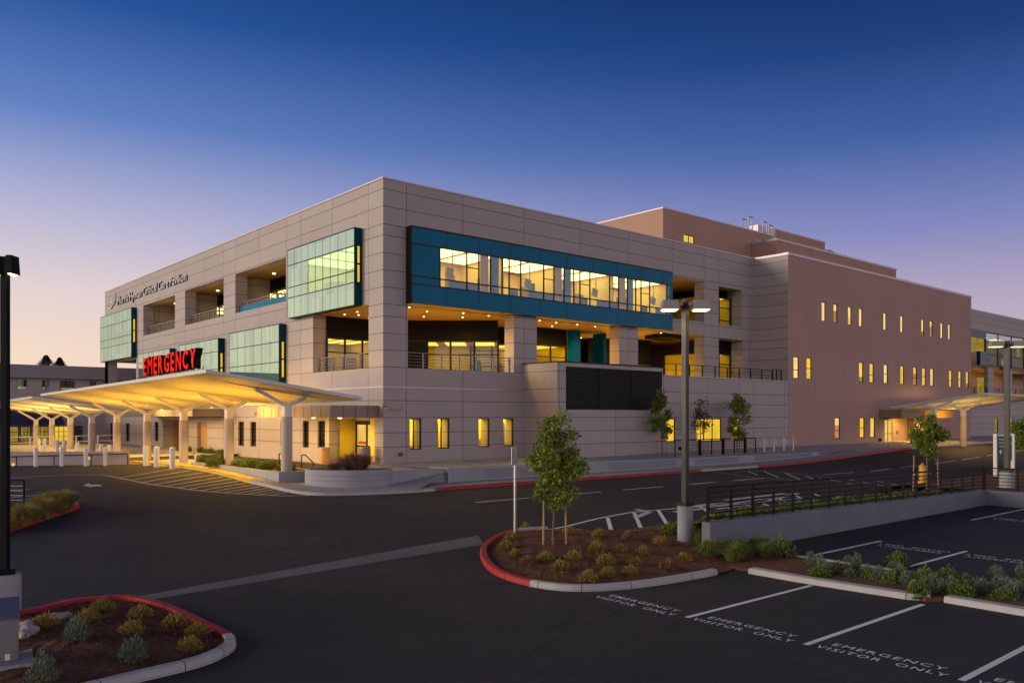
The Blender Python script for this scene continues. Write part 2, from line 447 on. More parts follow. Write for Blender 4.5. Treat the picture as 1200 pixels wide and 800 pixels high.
def window(root, axis, pl, u0, u1, z0, z1, pane='palelit', fr='dark', fw=.07, inset=.10, mull=None, name='window', extra=None):
    """frame ring + pane, set `inset` behind plane pl (inwards = +)"""
    m = MB()
    def bx(a, b, c, d, d0=inset-.05, d1=inset+.04):
        if axis == 'x': m.box(a, b, pl+d0, pl+d1, c, d)
        else: m.box(pl+d0, pl+d1, a, b, c, d)
    bx(u0, u0+fw, z0, z1); bx(u1-fw, u1, z0, z1); bx(u0+fw, u1-fw, z0, z0+fw); bx(u0+fw, u1-fw, z1-fw, z1)
    for t in (mull or []):
        if t[0] == 'v': bx(t[1]-.03, t[1]+.03, z0+fw, z1-fw, inset-.045, inset+.035)
        else: bx(u0+fw, u1-fw, t[1]-.03, t[1]+.03, inset-.047, inset+.033)
    f = m.build(name, fr, root)
    g = MB(); d = inset+.005
    if axis == 'x': g.quad((u0+fw, pl+d, z0+fw), (u1-fw, pl+d, z0+fw), (u1-fw, pl+d, z1-fw), (u0+fw, pl+d, z1-fw))
    else: g.quad((pl+d, u1-fw, z0+fw), (pl+d, u0+fw, z0+fw), (pl+d, u0+fw, z1-fw), (pl+d, u1-fw, z1-fw))
    g.build('pane', pane, f)
    if extra:
        zt_ = z0+fw+(z1-z0-2*fw)*extra[0]; b_ = MB(); d -= .008
        if axis == 'x': b_.quad((u0+fw, pl+d, z0+fw), (u1-fw, pl+d, z0+fw), (u1-fw, pl+d, zt_), (u0+fw, pl+d, zt_))
        b_.build('blind', extra[1], f)
    return f

ORDW = _O = ['first', 'second', 'third', 'fourth', 'fifth', 'sixth', 'seventh', 'eighth', 'ninth', 'tenth', 'eleventh', 'twelfth', 'thirteenth', 'fourteenth', 'fifteenth', 'sixteenth', 'seventeenth', 'eighteenth', 'nineteenth', 'twentieth']
ORDW += ['twenty-'+q for q in ORDW[:9]]+['thirtieth']+['thirty-'+q for q in ORDW[:9]]+['fortieth']+['forty-'+q for q in ORDW[:9]]+['fiftieth']+['fifty-'+q for q in ORDW[:9]]

# ------------------------------------------------------------------ camera, world, sun
cam = bpy.data.cameras.new('camera'); co = bpy.data.objects.new('camera', cam); COL.objects.link(co)
co.location = (CA, CB, CZ)
co.rotation_euler = (pi/2, 0, math.atan2(FV[1], FV[0])-pi/2)
cam.sensor_width = 36; cam.lens = 36*F_PX/1200; cam.shift_y = (HOR-400)/1200
cam.clip_start = .1; cam.clip_end = 6000
scene.camera = co

SUN_AZ = rad(150)      # direction of the afterglow, from +X towards +Y
w = bpy.data.worlds.new('World'); scene.world = w; w.use_nodes = True
nt = w.node_tree; bg = nt.nodes['Background']
tc = nt.nodes.new('ShaderNodeTexCoord'); sx = nt.nodes.new('ShaderNodeSeparateXYZ')
nt.links.new(tc.outputs['Generated'], sx.inputs[0])
zc = mth(nt, 'MAXIMUM', sx.outputs[2], 0.0)
hx = mth(nt, 'DIVIDE', sx.outputs[0], mth(nt, 'MAXIMUM', mth(nt, 'SQRT', mth(nt, 'SUBTRACT', 1.0, mth(nt, 'POWER', zc, 2.0))), .05))
hy = mth(nt, 'DIVIDE', sx.outputs[1], mth(nt, 'MAXIMUM', mth(nt, 'SQRT', mth(nt, 'SUBTRACT', 1.0, mth(nt, 'POWER', zc, 2.0))), .05))
dg = mth(nt, 'ADD', mth(nt, 'MULTIPLY', hx, cos(SUN_AZ)), mth(nt, 'MULTIPLY', hy, sin(SUN_AZ)))
def lin(r, g, b):
    f = lambda c: (c/255/12.92 if c/255 <= .04045 else ((c/255+.055)/1.055)**2.4)
    return (f(r), f(g), f(b))
glow = ramp(nt, zc, [(0, lin(252, 222, 180)), (.06, lin(246, 220, 196)), (.13, lin(230, 212, 210)), (.22, lin(180, 180, 212)),
                     (.31, lin(98, 130, 196)), (.41, lin(34, 84, 158)), (.50, lin(8, 52, 116)), (.8, lin(22, 44, 92))])
away = ramp(nt, zc, [(0, lin(204, 184, 196)), (.06, lin(196, 178, 198)), (.13, lin(176, 160, 190)), (.20, lin(126, 132, 188)),
                     (.29, lin(60, 92, 160)), (.38, lin(16, 56, 122)), (.48, lin(1, 32, 88)), (.8, lin(22, 40, 84))])
tt = nt.nodes.new('ShaderNodeMapRange'); tt.interpolation_type = 'SMOOTHSTEP'
tt.inputs[1].default_value = -.75; tt.inputs[2].default_value = .55
nt.links.new(dg, tt.inputs[0])
sky = mixc(nt, tt.outputs[0], away, glow)
# bright band of afterglow low in the west and the paler sky opposite the building
west = nt.nodes.new('ShaderNodeMapRange'); west.interpolation_type = 'SMOOTHSTEP'
west.inputs[1].default_value = .45; west.inputs[2].default_value = 1.0; nt.links.new(dg, west.inputs[0])
lowb = nt.nodes.new('ShaderNodeMapRange'); lowb.interpolation_type = 'SMOOTHSTEP'
lowb.inputs[1].default_value = .55; lowb.inputs[2].default_value = .0; nt.links.new(zc, lowb.inputs[0])
wf = mth(nt, 'MULTIPLY', west.outputs[0], lowb.outputs[0])
sky = mixc(nt, wf, sky, (1.55, 1.22, .80))
south = nt.nodes.new('ShaderNodeMapRange'); south.interpolation_type = 'SMOOTHSTEP'
south.inputs[1].default_value = -.05; south.inputs[2].default_value = .75
nt.links.new(mth(nt, 'MULTIPLY', hy, -1.0), south.inputs[0])
sf = mth(nt, 'MULTIPLY', south.outputs[0], lowb.outputs[0])
sky = mixc(nt, mth(nt, 'MULTIPLY', sf, .85), sky, (1.85, 1.56, 1.62))
ns = nt.nodes.new('ShaderNodeTexSky'); ns.sky_type = 'NISHITA'; ns.sun_disc = False
ns.sun_elevation = rad(2.0); ns.sun_rotation = pi/2-SUN_AZ
sky = mixc(nt, .012, sky, ns.outputs[0], 'ADD')
nt.links.new(sky, bg.inputs[0]); bg.inputs[1].default_value = 1.0

sl = bpy.data.lights.new('afterglow_sun', 'SUN'); so = bpy.data.objects.new('afterglow_sun', sl); COL.objects.link(so)
sl.energy = 2.7; sl.angle = rad(30); sl.color = (1, .86, .73)
sd = Vector((cos(SUN_AZ)*cos(rad(8)), sin(SUN_AZ)*cos(rad(8)), sin(rad(8))))
so.rotation_euler = sd.to_track_quat('Z', 'Y').to_euler(); so.location = (-60, 40, 40)

def spot(loc, aim, energy, col=(1, .68, .25), size=150, blend=.6, r=.06):
    l = bpy.data.lights.new('lamp_spot', 'SPOT'); o = bpy.data.objects.new('lamp_spot', l); COL.objects.link(o)
    l.energy = energy; l.color = col; l.spot_size = rad(size); l.spot_blend = blend; l.shadow_soft_size = r
    o.location = loc; d = Vector(aim)-Vector(loc)
    o.rotation_euler = d.to_track_quat('-Z', 'Y').to_euler(); return o
def area(loc, aim, energy, sx_, sy_, col=(1, .70, .28)):
    l = bpy.data.lights.new('lamp_area', 'AREA'); o = bpy.data.objects.new('lamp_area', l); COL.objects.link(o)
    l.shape = 'RECTANGLE'; l.size = sx_; l.size_y = sy_; l.energy = energy; l.color = col
    o.location = loc; d = Vector(aim)-Vector(loc)
    o.rotation_euler = d.to_track_quat('-Z', 'Y').to_euler(); return o

scene.view_settings.view_transform = 'Standard'; scene.view_settings.look = 'None'
scene.view_settings.exposure = 0; scene.view_settings.gamma = 1
scene.render.engine = 'CYCLES'
scene.cycles.use_denoising = True
scene.cycles.max_bounces = 8; scene.cycles.transparent_max_bounces = 12
scene.cycles.sample_clamp_indirect = 4.0

# ------------------------------------------------------------------ the pavilion
pav = thing('hospital_pavilion', 'large three storey grey panelled hospital block with teal glass band on its corner', 'building')
H = 16.52
gw = [(1.83, 2.68, .74, 2.62), (3.87, 4.77, .76, 2.62), (7.05, 7.96, .78, 2.61), (9.11, 10.0, .8, 2.6)]
m = MB()
wallholes(m, 'x', 0, .95, 0, 37.78, -1.2, H, gw+[(1.7, 10.0, 5.62, 9.4), (12.05, 20.3, 5.62, 9.4), (22.4, 30.6, 5.2, 9.4), (32.68, 36.2, 5.2, 9.25),
          (1.7, 25.93, 9.4, 13.87), (25.93, 30.62, 10.45, 13.8), (32.68, 36.0, 10.45, 13.6)])
lgw = [(17.75, 18.8, .48, 2.32), (20.0, 21.1, .46, 2.32), (7.05, 8.05, .66, 2.44), (9.3, 10.2, .64, 2.44), (12.8, 13.6, .6, 2.4), (40.2, 41.2, .35, 2.2), (43.5, 44.5, .35, 2.2), (49.3, 50.7, .1, 2.0), (55.5, 56.6, .1, 2.0)]
holesL = lgw+[(.8, 6.5, -1.0, 2.62), (32.0, 38.8, -1.0, 2.4), (27.6, 29.9, -1.0, 2.2),
              (1.62, 8.7, 5.62, 9.4), (12.75, 21.63, 10.75, 13.8), (24.03, 32.84, 10.75, 13.8), (35.5, 44.7, 10.7, 13.7), (2.6, 11.3, 9.4, 13.95), (47.0, 57.3, 5.3, 8.7)]
wallholes(m, 'y', 0, .95, .95, 58.54, -1.6, H, holesL)
m.box(0, .95, 57.31, 58.53, 5.3, 8.7)
m.build('wall', 'panel', pav)
MB().box(-.07, 37.7, -.07, -.003, -1.2, .02).box(-.07, -.003, -.003, .75, -1.2, 0.02).build('base_course', 'concrete', pav)
m = MB(); m.box(-.06, 37.74, -.06, .35, H, H+.09); m.box(-.06, .35, .353, 58.6, H, H+.09); m.build('coping', 'coping', pav)
m = MB(); m.box(.95, 37.7, .96, 58.5, 15.7, 15.95); m.build('roof', 'concrete', pav)
m = MB(); m.box(.96, 37.7, 57.6, 58.5, 8.75, 15.7); m.box(6, 37.7, 57.6, 58.5, -1.2, 8.75); m.build('rear_wall', 'panel', pav)
# thin ledge where the lower panels stand proud
m = MB(); m.box(-.05, 10.7, -.055, -.003, 4.40, 4.50); m.box(-.055, -.003, -.003, 58.5, 4.40, 4.50); m.build('ledge', 'coping', pav)
# floors and soffits
m = MB(); m.box(1.72, 25.9, -.42, .945, 9.44, 9.6); m.box(.96, 37.0, .95, 22, 9.41, 9.62)
m.box(-.42, .945, 2.6, 11.3, 9.44, 9.6); m.box(.96, 3.9, 22.01, 58, 9.41, 9.62)
m.build('terrace_soffit', 'soffit', pav)
m = MB(); m.box(.96, 37.0, .96, 22, 4.5, 4.72); m.box(.96, 12, 22.05, 57.5, 4.9, 5.1); m.build('terrace_floor', 'walk', pav)
m = MB(); m.box(.96, 12, 11.6, 57.5, 13.82, 14.0); m.box(25.95, 37, .96, 8, 13.83, 14.0); m.build('upper_soffit', 'soffit', pav)
m = MB(); m.box(.96, 12, 11.6, 57.5, 9.7, 9.95); m.box(25.95, 37, .96, 8, 9.63, 9.9); m.build('upper_terrace_floor', 'walk', pav)

def room(root, p, q, depth, zb, zt, lamp='ceillamp2', clutter=3, wall='yellowwall', lampn=3, seed=0, lampw=.35):
    """a room behind the line p-q (plan), going back along its normal"""
    rg = random.Random(seed)
    p = Vector((p[0], p[1], 0)); q = Vector((q[0], q[1], 0)); d = (q-p); L = d.length; d.normalize()
    n = Vector((-d.y, d.x, 0))
    def P(u, v, z): e = p+d*u+n*v; return (e.x, e.y, z)
    m = MB()
    m.quad(P(0, depth, zb), P(L, depth, zb), P(L, depth, zt), P(0, depth, zt))
    m.quad(P(0, .15, zb), P(0, depth, zb), P(0, depth, zt), P(0, .15, zt))
    m.quad(P(L, .15, zb), P(L, depth, zb), P(L, depth, zt), P(L, .15, zt))
    m.quad(P(0, .15, zt), P(L, .15, zt), P(L, depth, zt), P(0, depth, zt))
    r = m.build('room', wall, root)
    m = MB(); m.quad(P(0, .15, zb+.004), P(L, .15, zb+.004), P(L, depth, zb+.004), P(0, depth, zb+.004)); m.build('room_floor', 'roomfloor', r)
    m = MB()
    for k in range(lampn):
        u = L*(k+.5)/lampn
        m.quad(P(u-L/lampn*lampw, depth*.12, zt-.03), P(u+L/lampn*lampw, depth*.12, zt-.03), P(u+L/lampn*lampw, depth*.85, zt-.03), P(u-L/lampn*lampw, depth*.85, zt-.03))
    m.build('ceiling_lamp', lamp, r)
    if clutter:
        m = MB()
        for k in range(clutter):
            u = rg.uniform(.3, L-.6); v = rg.uniform(depth*.35, depth*.85); h = rg.choice([.8, 1.1, 2.1, 2.2]); wd = rg.uniform(.3, 1.1)
            m.m = rg.choice([0, 1, 2, 0])
            a = P(u, v, zb); b = P(min(L-.1, u+wd), v, zb)
            m.bar((a[0], a[1], zb+h/2), (b[0], b[1], zb+h/2), .3, h)
        m.build('fitting', ['brownmetal', 'frost', 'white'], r)
    return r
def glazing(root, p, q, zb, zh, zf, nb, pane='glass', bars=(1.0,), rm=True, depth=4.5, fasc=True, zsoff=9.4, seed=0, **kw):
    p = Vector((p[0], p[1], 0)); q = Vector((q[0], q[1], 0)); d = (q-p); L = d.length; d.normalize()
    def P(u, z): e = p+d*u; return (e.x, e.y, z)
    m = MB()
    for k in range(nb+1): m.bar(P(L*k/nb, zb), P(L*k/nb, zh), .09, .12)
    for z in [zb+.04, zh-.04]+[zb+b for b in bars]:
        m.bar(P(0, z), P(L, z), .11, .07)
    f = m.build('glazing', 'dark', root)
    g = MB(); g.quad(P(0, zb), P(L, zb), P(L, zh), P(0, zh)); g.build('pane', pane, f)
    if fasc:
        MB().bar(P(0, (zh+zsoff)/2+.02), P(L, (zh+zsoff)/2+.02), .16, zsoff-zh-.03).build('fascia', 'fascia', f)
    if rm: room(root, p, q, depth, zb, zh+.02, seed=seed, **kw)
    return f
# storey two terrace
glazing(pav, (.96, 8.6), (5.0, 8.6), 4.73, 7.98, 9.4, 3, bars=(2.3,), seed=1)
glazing(pav, (5.0, 8.6), (11.3, 3.2), 4.73, 7.98, 9.4, 5, bars=(2.3,), seed=2, lampn=4)
MB().bar((6.1, 7.55, 6.36), (7.55, 6.3, 6.36), .25, 3.2).build('dark_wall_panel', 'fascia', pav)
glazing(pav, (12.3, 7.6), (15.9, 4.5), 4.73, 8.1, 9.4, 3, bars=(1.7, 2.9), seed=3)
glazing(pav, (15.9, 4.5), (19.2, 4.5), 4.73, 8.1, 9.4, 2, bars=(2.5,), seed=4)
MB().box(19.25, 20.2, 3.9, 4.4, 4.73, 9.35).build('teal_glass_pier', 'bluepier', pav)
MB().box(22.9, 23.2, 4.0, 5.2, 4.73, 9.35).build('teal_glass_pier', 'bluepier', pav)
MB().box(20.5, 25.2, 9.6, 9.9, 4.73, 9.35).build('end_wall', 'soffit', pav)
glazing(pav, (25.2, 8.0), (31.0, 6.0), 4.73, 7.2, 9.4, 4, bars=(1.6,), seed=5)
glazing(pav, (32.75, 1.25), (36.15, 1.25), 4.73, 8.1, 9.25, 2, bars=(2.5,), seed=6, zsoff=9.4)
MB().box(36.2, 37.7, .97, 1.6, 4.73, 13.8).build('side_wall', 'panel', pav)
MB().prism([(26.6, 1.3), (29.6, 1.2), (30.3, 3.4), (27.2, 3.4)], 9.1, 9.38).build('soffit_tray', 'fascia', pav)
# storey three, left facade terraces
glazing(pav, (3.4, 46.0), (3.4, 11.8), 9.96, 12.85, 13.8, 14, bars=(1.3,), seed=7, depth=3, clutter=12, lampn=12, zsoff=13.8, lamp='ceillamp', lampw=.3)
for y in (12.0, 22.8, 34.2, 45.2):
    MB().box(1.0, 3.3, y-.15, y+.15, 9.96, 13.8).build('terrace_side_wall', 'panel', pav)
# storey three, right end
glazing(pav, (32.75, 1.25), (36.15, 1.25), 9.92, 13.0, 13.8, 2, bars=(1.1, 2.2), seed=8, depth=4, zsoff=13.8, lampn=2, fasc=False)
MB().box(26.0, 31.9, 4.5, 4.7, 9.95, 13.8).build('terrace_back_wall', 'panel', pav)
MB().box(26.0, 26.2, .97, 4.45, 9.95, 13.8).build('terrace_side_wall', 'soffit', pav)
window(pav, 'x', 4.4, 27.2, 29.0, 10.2, 11.6, 'yellowlit', inset=.02)
# far corner of storey two
MB().box(3.2, 3.4, 46.5, 57.5, 5.1, 8.8).build('terrace_back_wall', 'panel', pav)
MB().box(0.97, 3.4, 46.3, 46.9, 5.1, 8.8).build('terrace_side_wall', 'soffit', pav)

def rail_part(root, p, q, z0, h, n, mat='railgrey', nr=5, name='balustrade', pw=.07):
    p = Vector((p[0], p[1], z0)); q = Vector((q[0], q[1], z0)); up = Vector((0, 0, 1))
    m = MB()
    m.bar(p+up*h, q+up*h, .055, .05)
    for k in range(1, nr): m.bar(p+up*(h*k/nr), q+up*(h*k/nr), .025, .025)
    for k in range(n+1):
        e = p.lerp(q, k/n); m.bar(e, e+up*(h-.03), pw, pw)
    return m.build(name, mat, root)
rail_part(pav, (1.75, .45), (9.95, .45), 5.62, .95, 6)
rail_part(pav, (.45, 1.7), (.45, 8.6), 5.62, .95, 4)
for a, b in ((12.9, 21.5), (24.2, 32.7), (35.6, 44.6)): rail_part(pav, (.5, a), (.5, b), 10.75, .85, 8, nr=4)
MB().box(.3, .42, 12.8, 21.6, 10.78, 11.25).build('glass_guard', 'frost', pav)

# downlights: lens discs in the soffits, their light, and added uplights without fixtures
m = MB(); spots = []
for x, y in [(2.6, 1.2), (4.6, 2.2), (6.8, 1.3), (9.0, 1.4), (8.2, 3.2), (3.4, 4.4), (6.0, 4.6), (2.2, 6.6), (1.2, 3.0), (1.3, 5.2), (1.4, 7.0), (3.6, 7.6),
             (13.4, 1.2), (15.2, 1.4), (17.2, 1.3), (19.2, 1.4), (14.0, 3.4), (16.5, 3.2), (23.4, 1.5), (25.2, 2.6), (24.0, 3.8), (26.6, 1.2), (23.8, 6.0), (25.4, 5.2), (22.6, 7.2), (24.6, 8.2)]:
    m.cyl((x, y, 9.40), (x, y, 9.375), .055, .055, 12)
m.build('downlight', 'downlamp', pav)
for x, y, e in [(3.2, 3.4, 420), (7.4, 2.2, 420), (14.2, 2.4, 330), (17.8, 2.4, 330), (24.3, 4.6, 620), (28.2, 4.4, 420), (34, .9, 60)]:
    spot((x, y, 9.3), (x, y, 4), e*2.0, (1, .60, .10), 165, .8, .1)
    o = spot((x, y, 5.2), (x, y, 9.4), e*1.0, (1, .58, .08), 150, .8, .25)  # added uplight with no fitting, brightens the soffit
m = MB()
for y in (14.5, 19.5, 26, 31, 38, 42): m.cyl((2.2, y, 13.82), (2.2, y, 13.77), .12, .12, 12)
m.build('downlight', 'downlamp', pav)
for y in (17.2, 28.4, 40): spot((2.0, y, 10.2), (2.2, y, 13.8), 150, (1, .66, .25), 150, .8, .3)
spot((28.5, 2.2, 10.4), (28.5, 2.4, 13.8), 150, (1, .66, .2), 150, .8, .3)  # unseen fill lamp added to lift the dark recess
spot((1.8, 52, 5.6), (1.8, 52, 8.7), 80, (1, .62, .16), 150, .8, .3)

# teal glass band, right facade
YF = -.5
bay = MB()
VZ0, VZ1 = 10.55, 12.92
bay.box(1.62, 25.93, YF, -.40, VZ1, 13.87); bay.box(1.62, 25.93, YF, -.40, 9.42, VZ0); bay.box(1.62, 3.68, YF, -.40, VZ0, VZ1); bay.box(25.55, 25.93, YF, -.40, VZ0, VZ1)
bay = bay.build('glass_band', 'bluespan', pav)
MB().box(1.56, 1.68, YF-.02, 0, 9.4, 13.9).box(1.62, 25.95, YF-.02, 0, 13.875, 13.97).build('end_trim', 'dark', bay)
MB().box(25.85, 25.93, -.40, .94, 9.62, 13.85).build('band_return', 'bluespan', bay)
m = MB()
for z in (VZ1, 11.02, VZ0): m.box(1.7, 25.9, YF-.025, YF+.06, z-.035, z+.035)
edges = [3.68]
x = 3.68
pat = [2.05, .95, .95, .95, .6, 1.0]
k = 0
cells = []
while x < 25.3:
    wd = min(pat[k % len(pat)], 25.55-x); cells.append((x, x+wd, k % len(pat))); x += wd; k += 1
for a, b, t in cells: m.box(a-.035, a+.035, YF-.022, YF+.06, VZ0, VZ1)
for a, b, t in cells:
    if t in (1, 5): m.box(a, b, YF-.018, YF+.05, 11.95, 12.0)
for u in [1.6+5.13*i/2 for i in range(10)]:
    m.box(u-.012, u+.012, YF-.008, YF, VZ1, 13.85); m.box(u-.012, u+.012, YF-.008, YF, 9.45, VZ0)
m.build('mullion', 'dark', bay)
gl = MB(); gl.box(3.68, 25.55, YF+.01, YF+.02, VZ0, VZ1); gl.build('vision_pane', 'glass', bay)
fr = MB()
for i, (a, b, t) in enumerate(cells):
    if t == 3: fr.box(a+.04, b-.25, YF+.05, YF+.09, VZ0, VZ1)
    if t == 4 and i % 2: fr.box(a+.04, b-.04, YF+.05, YF+.09, VZ0, VZ1)
    if t in (0, 1): fr.box(a+(.75 if t == 0 else .04), b-.04, YF+.05, YF+.09, VZ0, 11.0)
    if t == 5 and i % 3: fr.box(a+.04, b-.2, YF+.05, YF+.09, VZ0, 11.0)
fr.build('frosted_pane', 'frost', bay)
cu = MB()
for i, (a, b, t) in enumerate(cells):
    if t == 2: cu.box(a+.25, b-.06, YF+.16, YF+.22, VZ0, VZ1)
cu.build('curtain', 'pinkcurtain', bay)
xs = [3.7, 8.9, 14.1, 19.4, 25.5]
for i in range(4): room(bay, (xs[i], YF+.1), (xs[i+1]-.1, YF+.1), 4.6, 9.7, 13.05, lamp='ceillamp', clutter=4, lampn=2, seed=20+i, lampw=.42, wall='cream')
for i, a in enumerate([c for c in cells if c[2] == 0]):
    x0 = a[0]+1.25
    mon = thing('wall_monitor', 'dark patient monitor on a bracket behind the teal glass band, %s from the building corner' % ORDW[i], 'monitor', (x0, .25, 11.5), 'monitors behind the teal glass band')
    MB().bar((x0-.3, .2, 11.72), (x0+.28, .28, 11.62), .12, .55).build('screen', 'headgrey', mon)
    MB().bar((x0+.25, .3, 11.65), (x0+.5, .6, 11.65), .06).bar((x0+.5, .6, 11.65), (x0+.5, .6, 13.0), .06).build('bracket', 'headgrey', mon)

# reflective glass bays, left facade
def glass_bay(y0, y1, z0, z1, hl, nv, vision=None, xf=-.5):
    b = MB()
    if vision:
        b.box(xf, xf+.06, y0, y1, z0, vision[0]); b.box(xf, xf+.06, y0, y1, vision[1], z1)
        ya = y0; yb = y0+(y1-y0)*.68
        b.box(xf, xf+.06, yb, y1, vision[0], vision[1])
    else: b.box(xf, xf+.06, y0, y1, z0, z1)
    o = b.build('glass_bay', 'greenspan', pav)
    if vision:
        MB().box(xf+.01, xf+.03, ya, yb, vision[0], vision[1]).build('vision_pane', 'greenglass', o)
    m = MB()
    for z in hl: m.box(xf-.015, xf+.03, y0, y1, z-.028, z+.028)
    m.build('mullion', 'dark', o)
    m = MB()
    for k in range(1, nv):
        yy = y0+(y1-y0)*k/nv; m.box(xf-.008, xf+.02, yy-.012, yy+.012, z0, z1)
    m.build('joint', 'greenjoint', o)
    MB().box(xf-.02, -.003, y0-.07, y0, z0-.04, z1+.06).box(xf-.02, -.003, y0, y1+.05, z1, z1+.06).build('end_trim', 'tealglass', o)
    MB().box(xf+.02, -.003, y0, y1, z0-.05, z0-.005).box(xf-.0, -.003, y1, y1+.07, z0, z1).build('bay_underside', 'dark', o)
    m = MB(); zz = (z0+.55*(z1-z0)); m.box(xf+.18, xf+.32, y0-.08, y0-.075, zz, zz+.22*(z1-z0)); m.box(xf+.18, xf+.32, y0-.08, y0-.075, z0+.3*(z1-z0), zz-.12); m.build('side_pane', 'yellowlit', o)
    return o
o = glass_bay(2.45, 11.4, 9.42, 13.98, (10.75, 11.45, 12.95), 9, (10.8, 12.92))
room(o, (-.35, 11.2), (-.35, 2.7), 5, 9.7, 13.2, lamp='ceillamp', clutter=3, lampn=3, seed=40, lampw=.42, wall='cream')
glass_bay(12.78, 21.5, 3.9, 9.1, (5.2, 6.5, 7.9), 6)
glass_bay(23.9, 32.8, 3.9, 8.9, (5.2, 6.5, 7.9), 6)
glass_bay(35.4, 44.6, 3.9, 8.8, (5.2, 6.5, 7.9), 6)
glass_bay(46.95, 58.45, 8.75, 13.65, (10.2, 11.0, 12.5), 8)

# ground floor windows
for i, g in enumerate(gw):
    window(pav, 'x', 0, *g, 'glass', mull=[('v', g[0]+.33)] if i < 2 else None, fw=.06, inset=.12)
room(pav, (1.2, .45), (5.6, .45), 3, .1, 2.9, lamp='ceillamp3', clutter=4, lampn=2, seed=51, lampw=.46)
room(pav, (6.2, .45), (10.5, .45), 2.2, .1, 2.9, lamp='ceillamp3', clutter=2, lampn=2, seed=52, lampw=.46)
for g in lgw: window(pav, 'y', 0, *g, 'darkglass', inset=.16)
room(pav, (.5, 22), (.5, 6.3), 2.5, 0, 2.7, lamp='dimlit', clutter=3, lampn=2, seed=53)

# entrance recess beside the corner
m = MB(); m.box(1.8, 2.0, .8, 6.5, -1, 2.6); m.box(.96, 1.8, 6.5, 6.7, -1, 2.6); m.box(.96, 1.8, .75, .797, -1, 2.6); m.box(.96, 1.8, .8, 6.5, 2.63, 2.75)
m.build('entrance_recess', 'panel', pav)
dr = MB(); 
for u in (3.4, 4.7, 6.0): dr.box(1.66, 1.78, u-.06, u+.06, -.3, 2.45)
dr.box(1.66, 1.78, 3.46, 5.94, 2.2, 2.45); dr.box(1.67, 1.77, 3.46, 5.94, .75, .87); dr.box(1.67, 1.77, 3.46, 5.94, -.3, -.15)
dr = dr.build('sliding_door', 'dark', pav)
MB().quad((1.74, 5.94, -.15), (1.74, 3.46, -.15), (1.74, 3.46, 2.3), (1.74, 5.94, 2.3)).build('pane', 'warmlit', dr)
MB().box(1.7, 1.735, 4.9, 5.75, .95, 1.12).build('door_notice', 'redkerb', dr)
# canopy over that entrance
cz0, cz1 = 2.66, 3.36
ec = MB(); ec.box(-3.15, -.002, .45, 10.4, cz0, cz1); ec = ec.build('entrance_canopy', 'brownmetal', pav)
spot((-6.2, 7.0, 1.2), (-3.15, 6.6, 3.0), 1300, (1, .58, .10), 120, .9, .3)  # added lamp without a fixture, brightens the canopy fascia
m = MB()
for k in range(1, 9): m.box(-3.162, -3.152, .45+k*1.1-.012, .45+k*1.1+.012, cz0, cz1)
for k in range(1, 4): m.box(-3.15+k*.8-.012, -3.15+k*.8+.012, .438, .448, cz0, cz1)
m.build('fascia_joint', 'dark', ec)
MB().cyl((-1.6, 2.2, cz0), (-1.6, 2.2, cz0-.05), .12).cyl((-1.6, 5.5, cz0), (-1.6, 5.5, cz0-.05), .12).build('downlight', 'downlamp', ec)
spot((-1.6, 2.2, cz0-.08), (-1.0, 2.2, 0), 190, (1, .62, .16), 150)
spot((-1.6, 5.5, cz0-.08), (-.4, 5.5, 0), 230, (1, .62, .16), 150)
spot((.9, 4.2, 2.5), (1.2, 4.4, 0), 120, (1, .60, .14), 150)
# second entrance, deeper under the drive canopy
m = MB(); m.box(1.8, 2.0, 32, 38.8, -1, 2.4); m.box(.96, 1.8, 38.8, 39, -1, 2.4); m.box(.96, 1.8, 31.9, 31.997, -1, 2.4); m.box(.96, 1.8, 32, 38.8, 2.42, 2.5); m.build('entrance_recess', 'soffit', pav)
window(pav, 'y', 1.6, 33.2, 35.2, -.3, 2.2, 'warmlit', inset=.1, name='glass_door', mull=[('v', 34.2), ('z', .9)])
MB().box(.3, .4, 27.6, 29.9, -.6, 2.2).build('brown_door', 'door', pav)
MB().box(-3.0, -.002, 22.5, 40.5, 2.72, 3.3).build('entrance_canopy', 'brownmetal', pav)
spot((1.2, 35.5, 2.3), (1.0, 35.5, 0), 160, (1, .60, .14), 150)
# small fixtures
for x, z in ((1.15, .45), (1.15, .45)): pass
MB().sphere((1.15, -.16, .50), .11, 10, 6).box(1.05, 1.25, -.12, -.07, .40, .60).build('hose_connection', 'redkerb', pav)
cam_ = MB(); cam_.cyl((.02, -.06, 3.2), (.05, -.5, 3.2), .03).tube([(.05, -.5, 3.2), (.75, -.52, 3.05), (1.0, -.45, 3.25), (1.02, -.4, 3.5)], .035); cam_.sphere((.0, -.12, 3.42), .17, 10, 7); cam_.build('security_camera', 'headgrey', pav)
MB().cyl((-.35, 16.8, 2.95), (-.02, 16.8, 3.05), .03).sphere((-.42, 16.8, 2.9), .16, 10, 7).sphere((-.42, 16.2, 3.1), .12, 10, 7).cyl((-.4, 16.2, 3.1), (-.02, 16.3, 3.1), .03).build('security_camera', 'headgrey', pav)

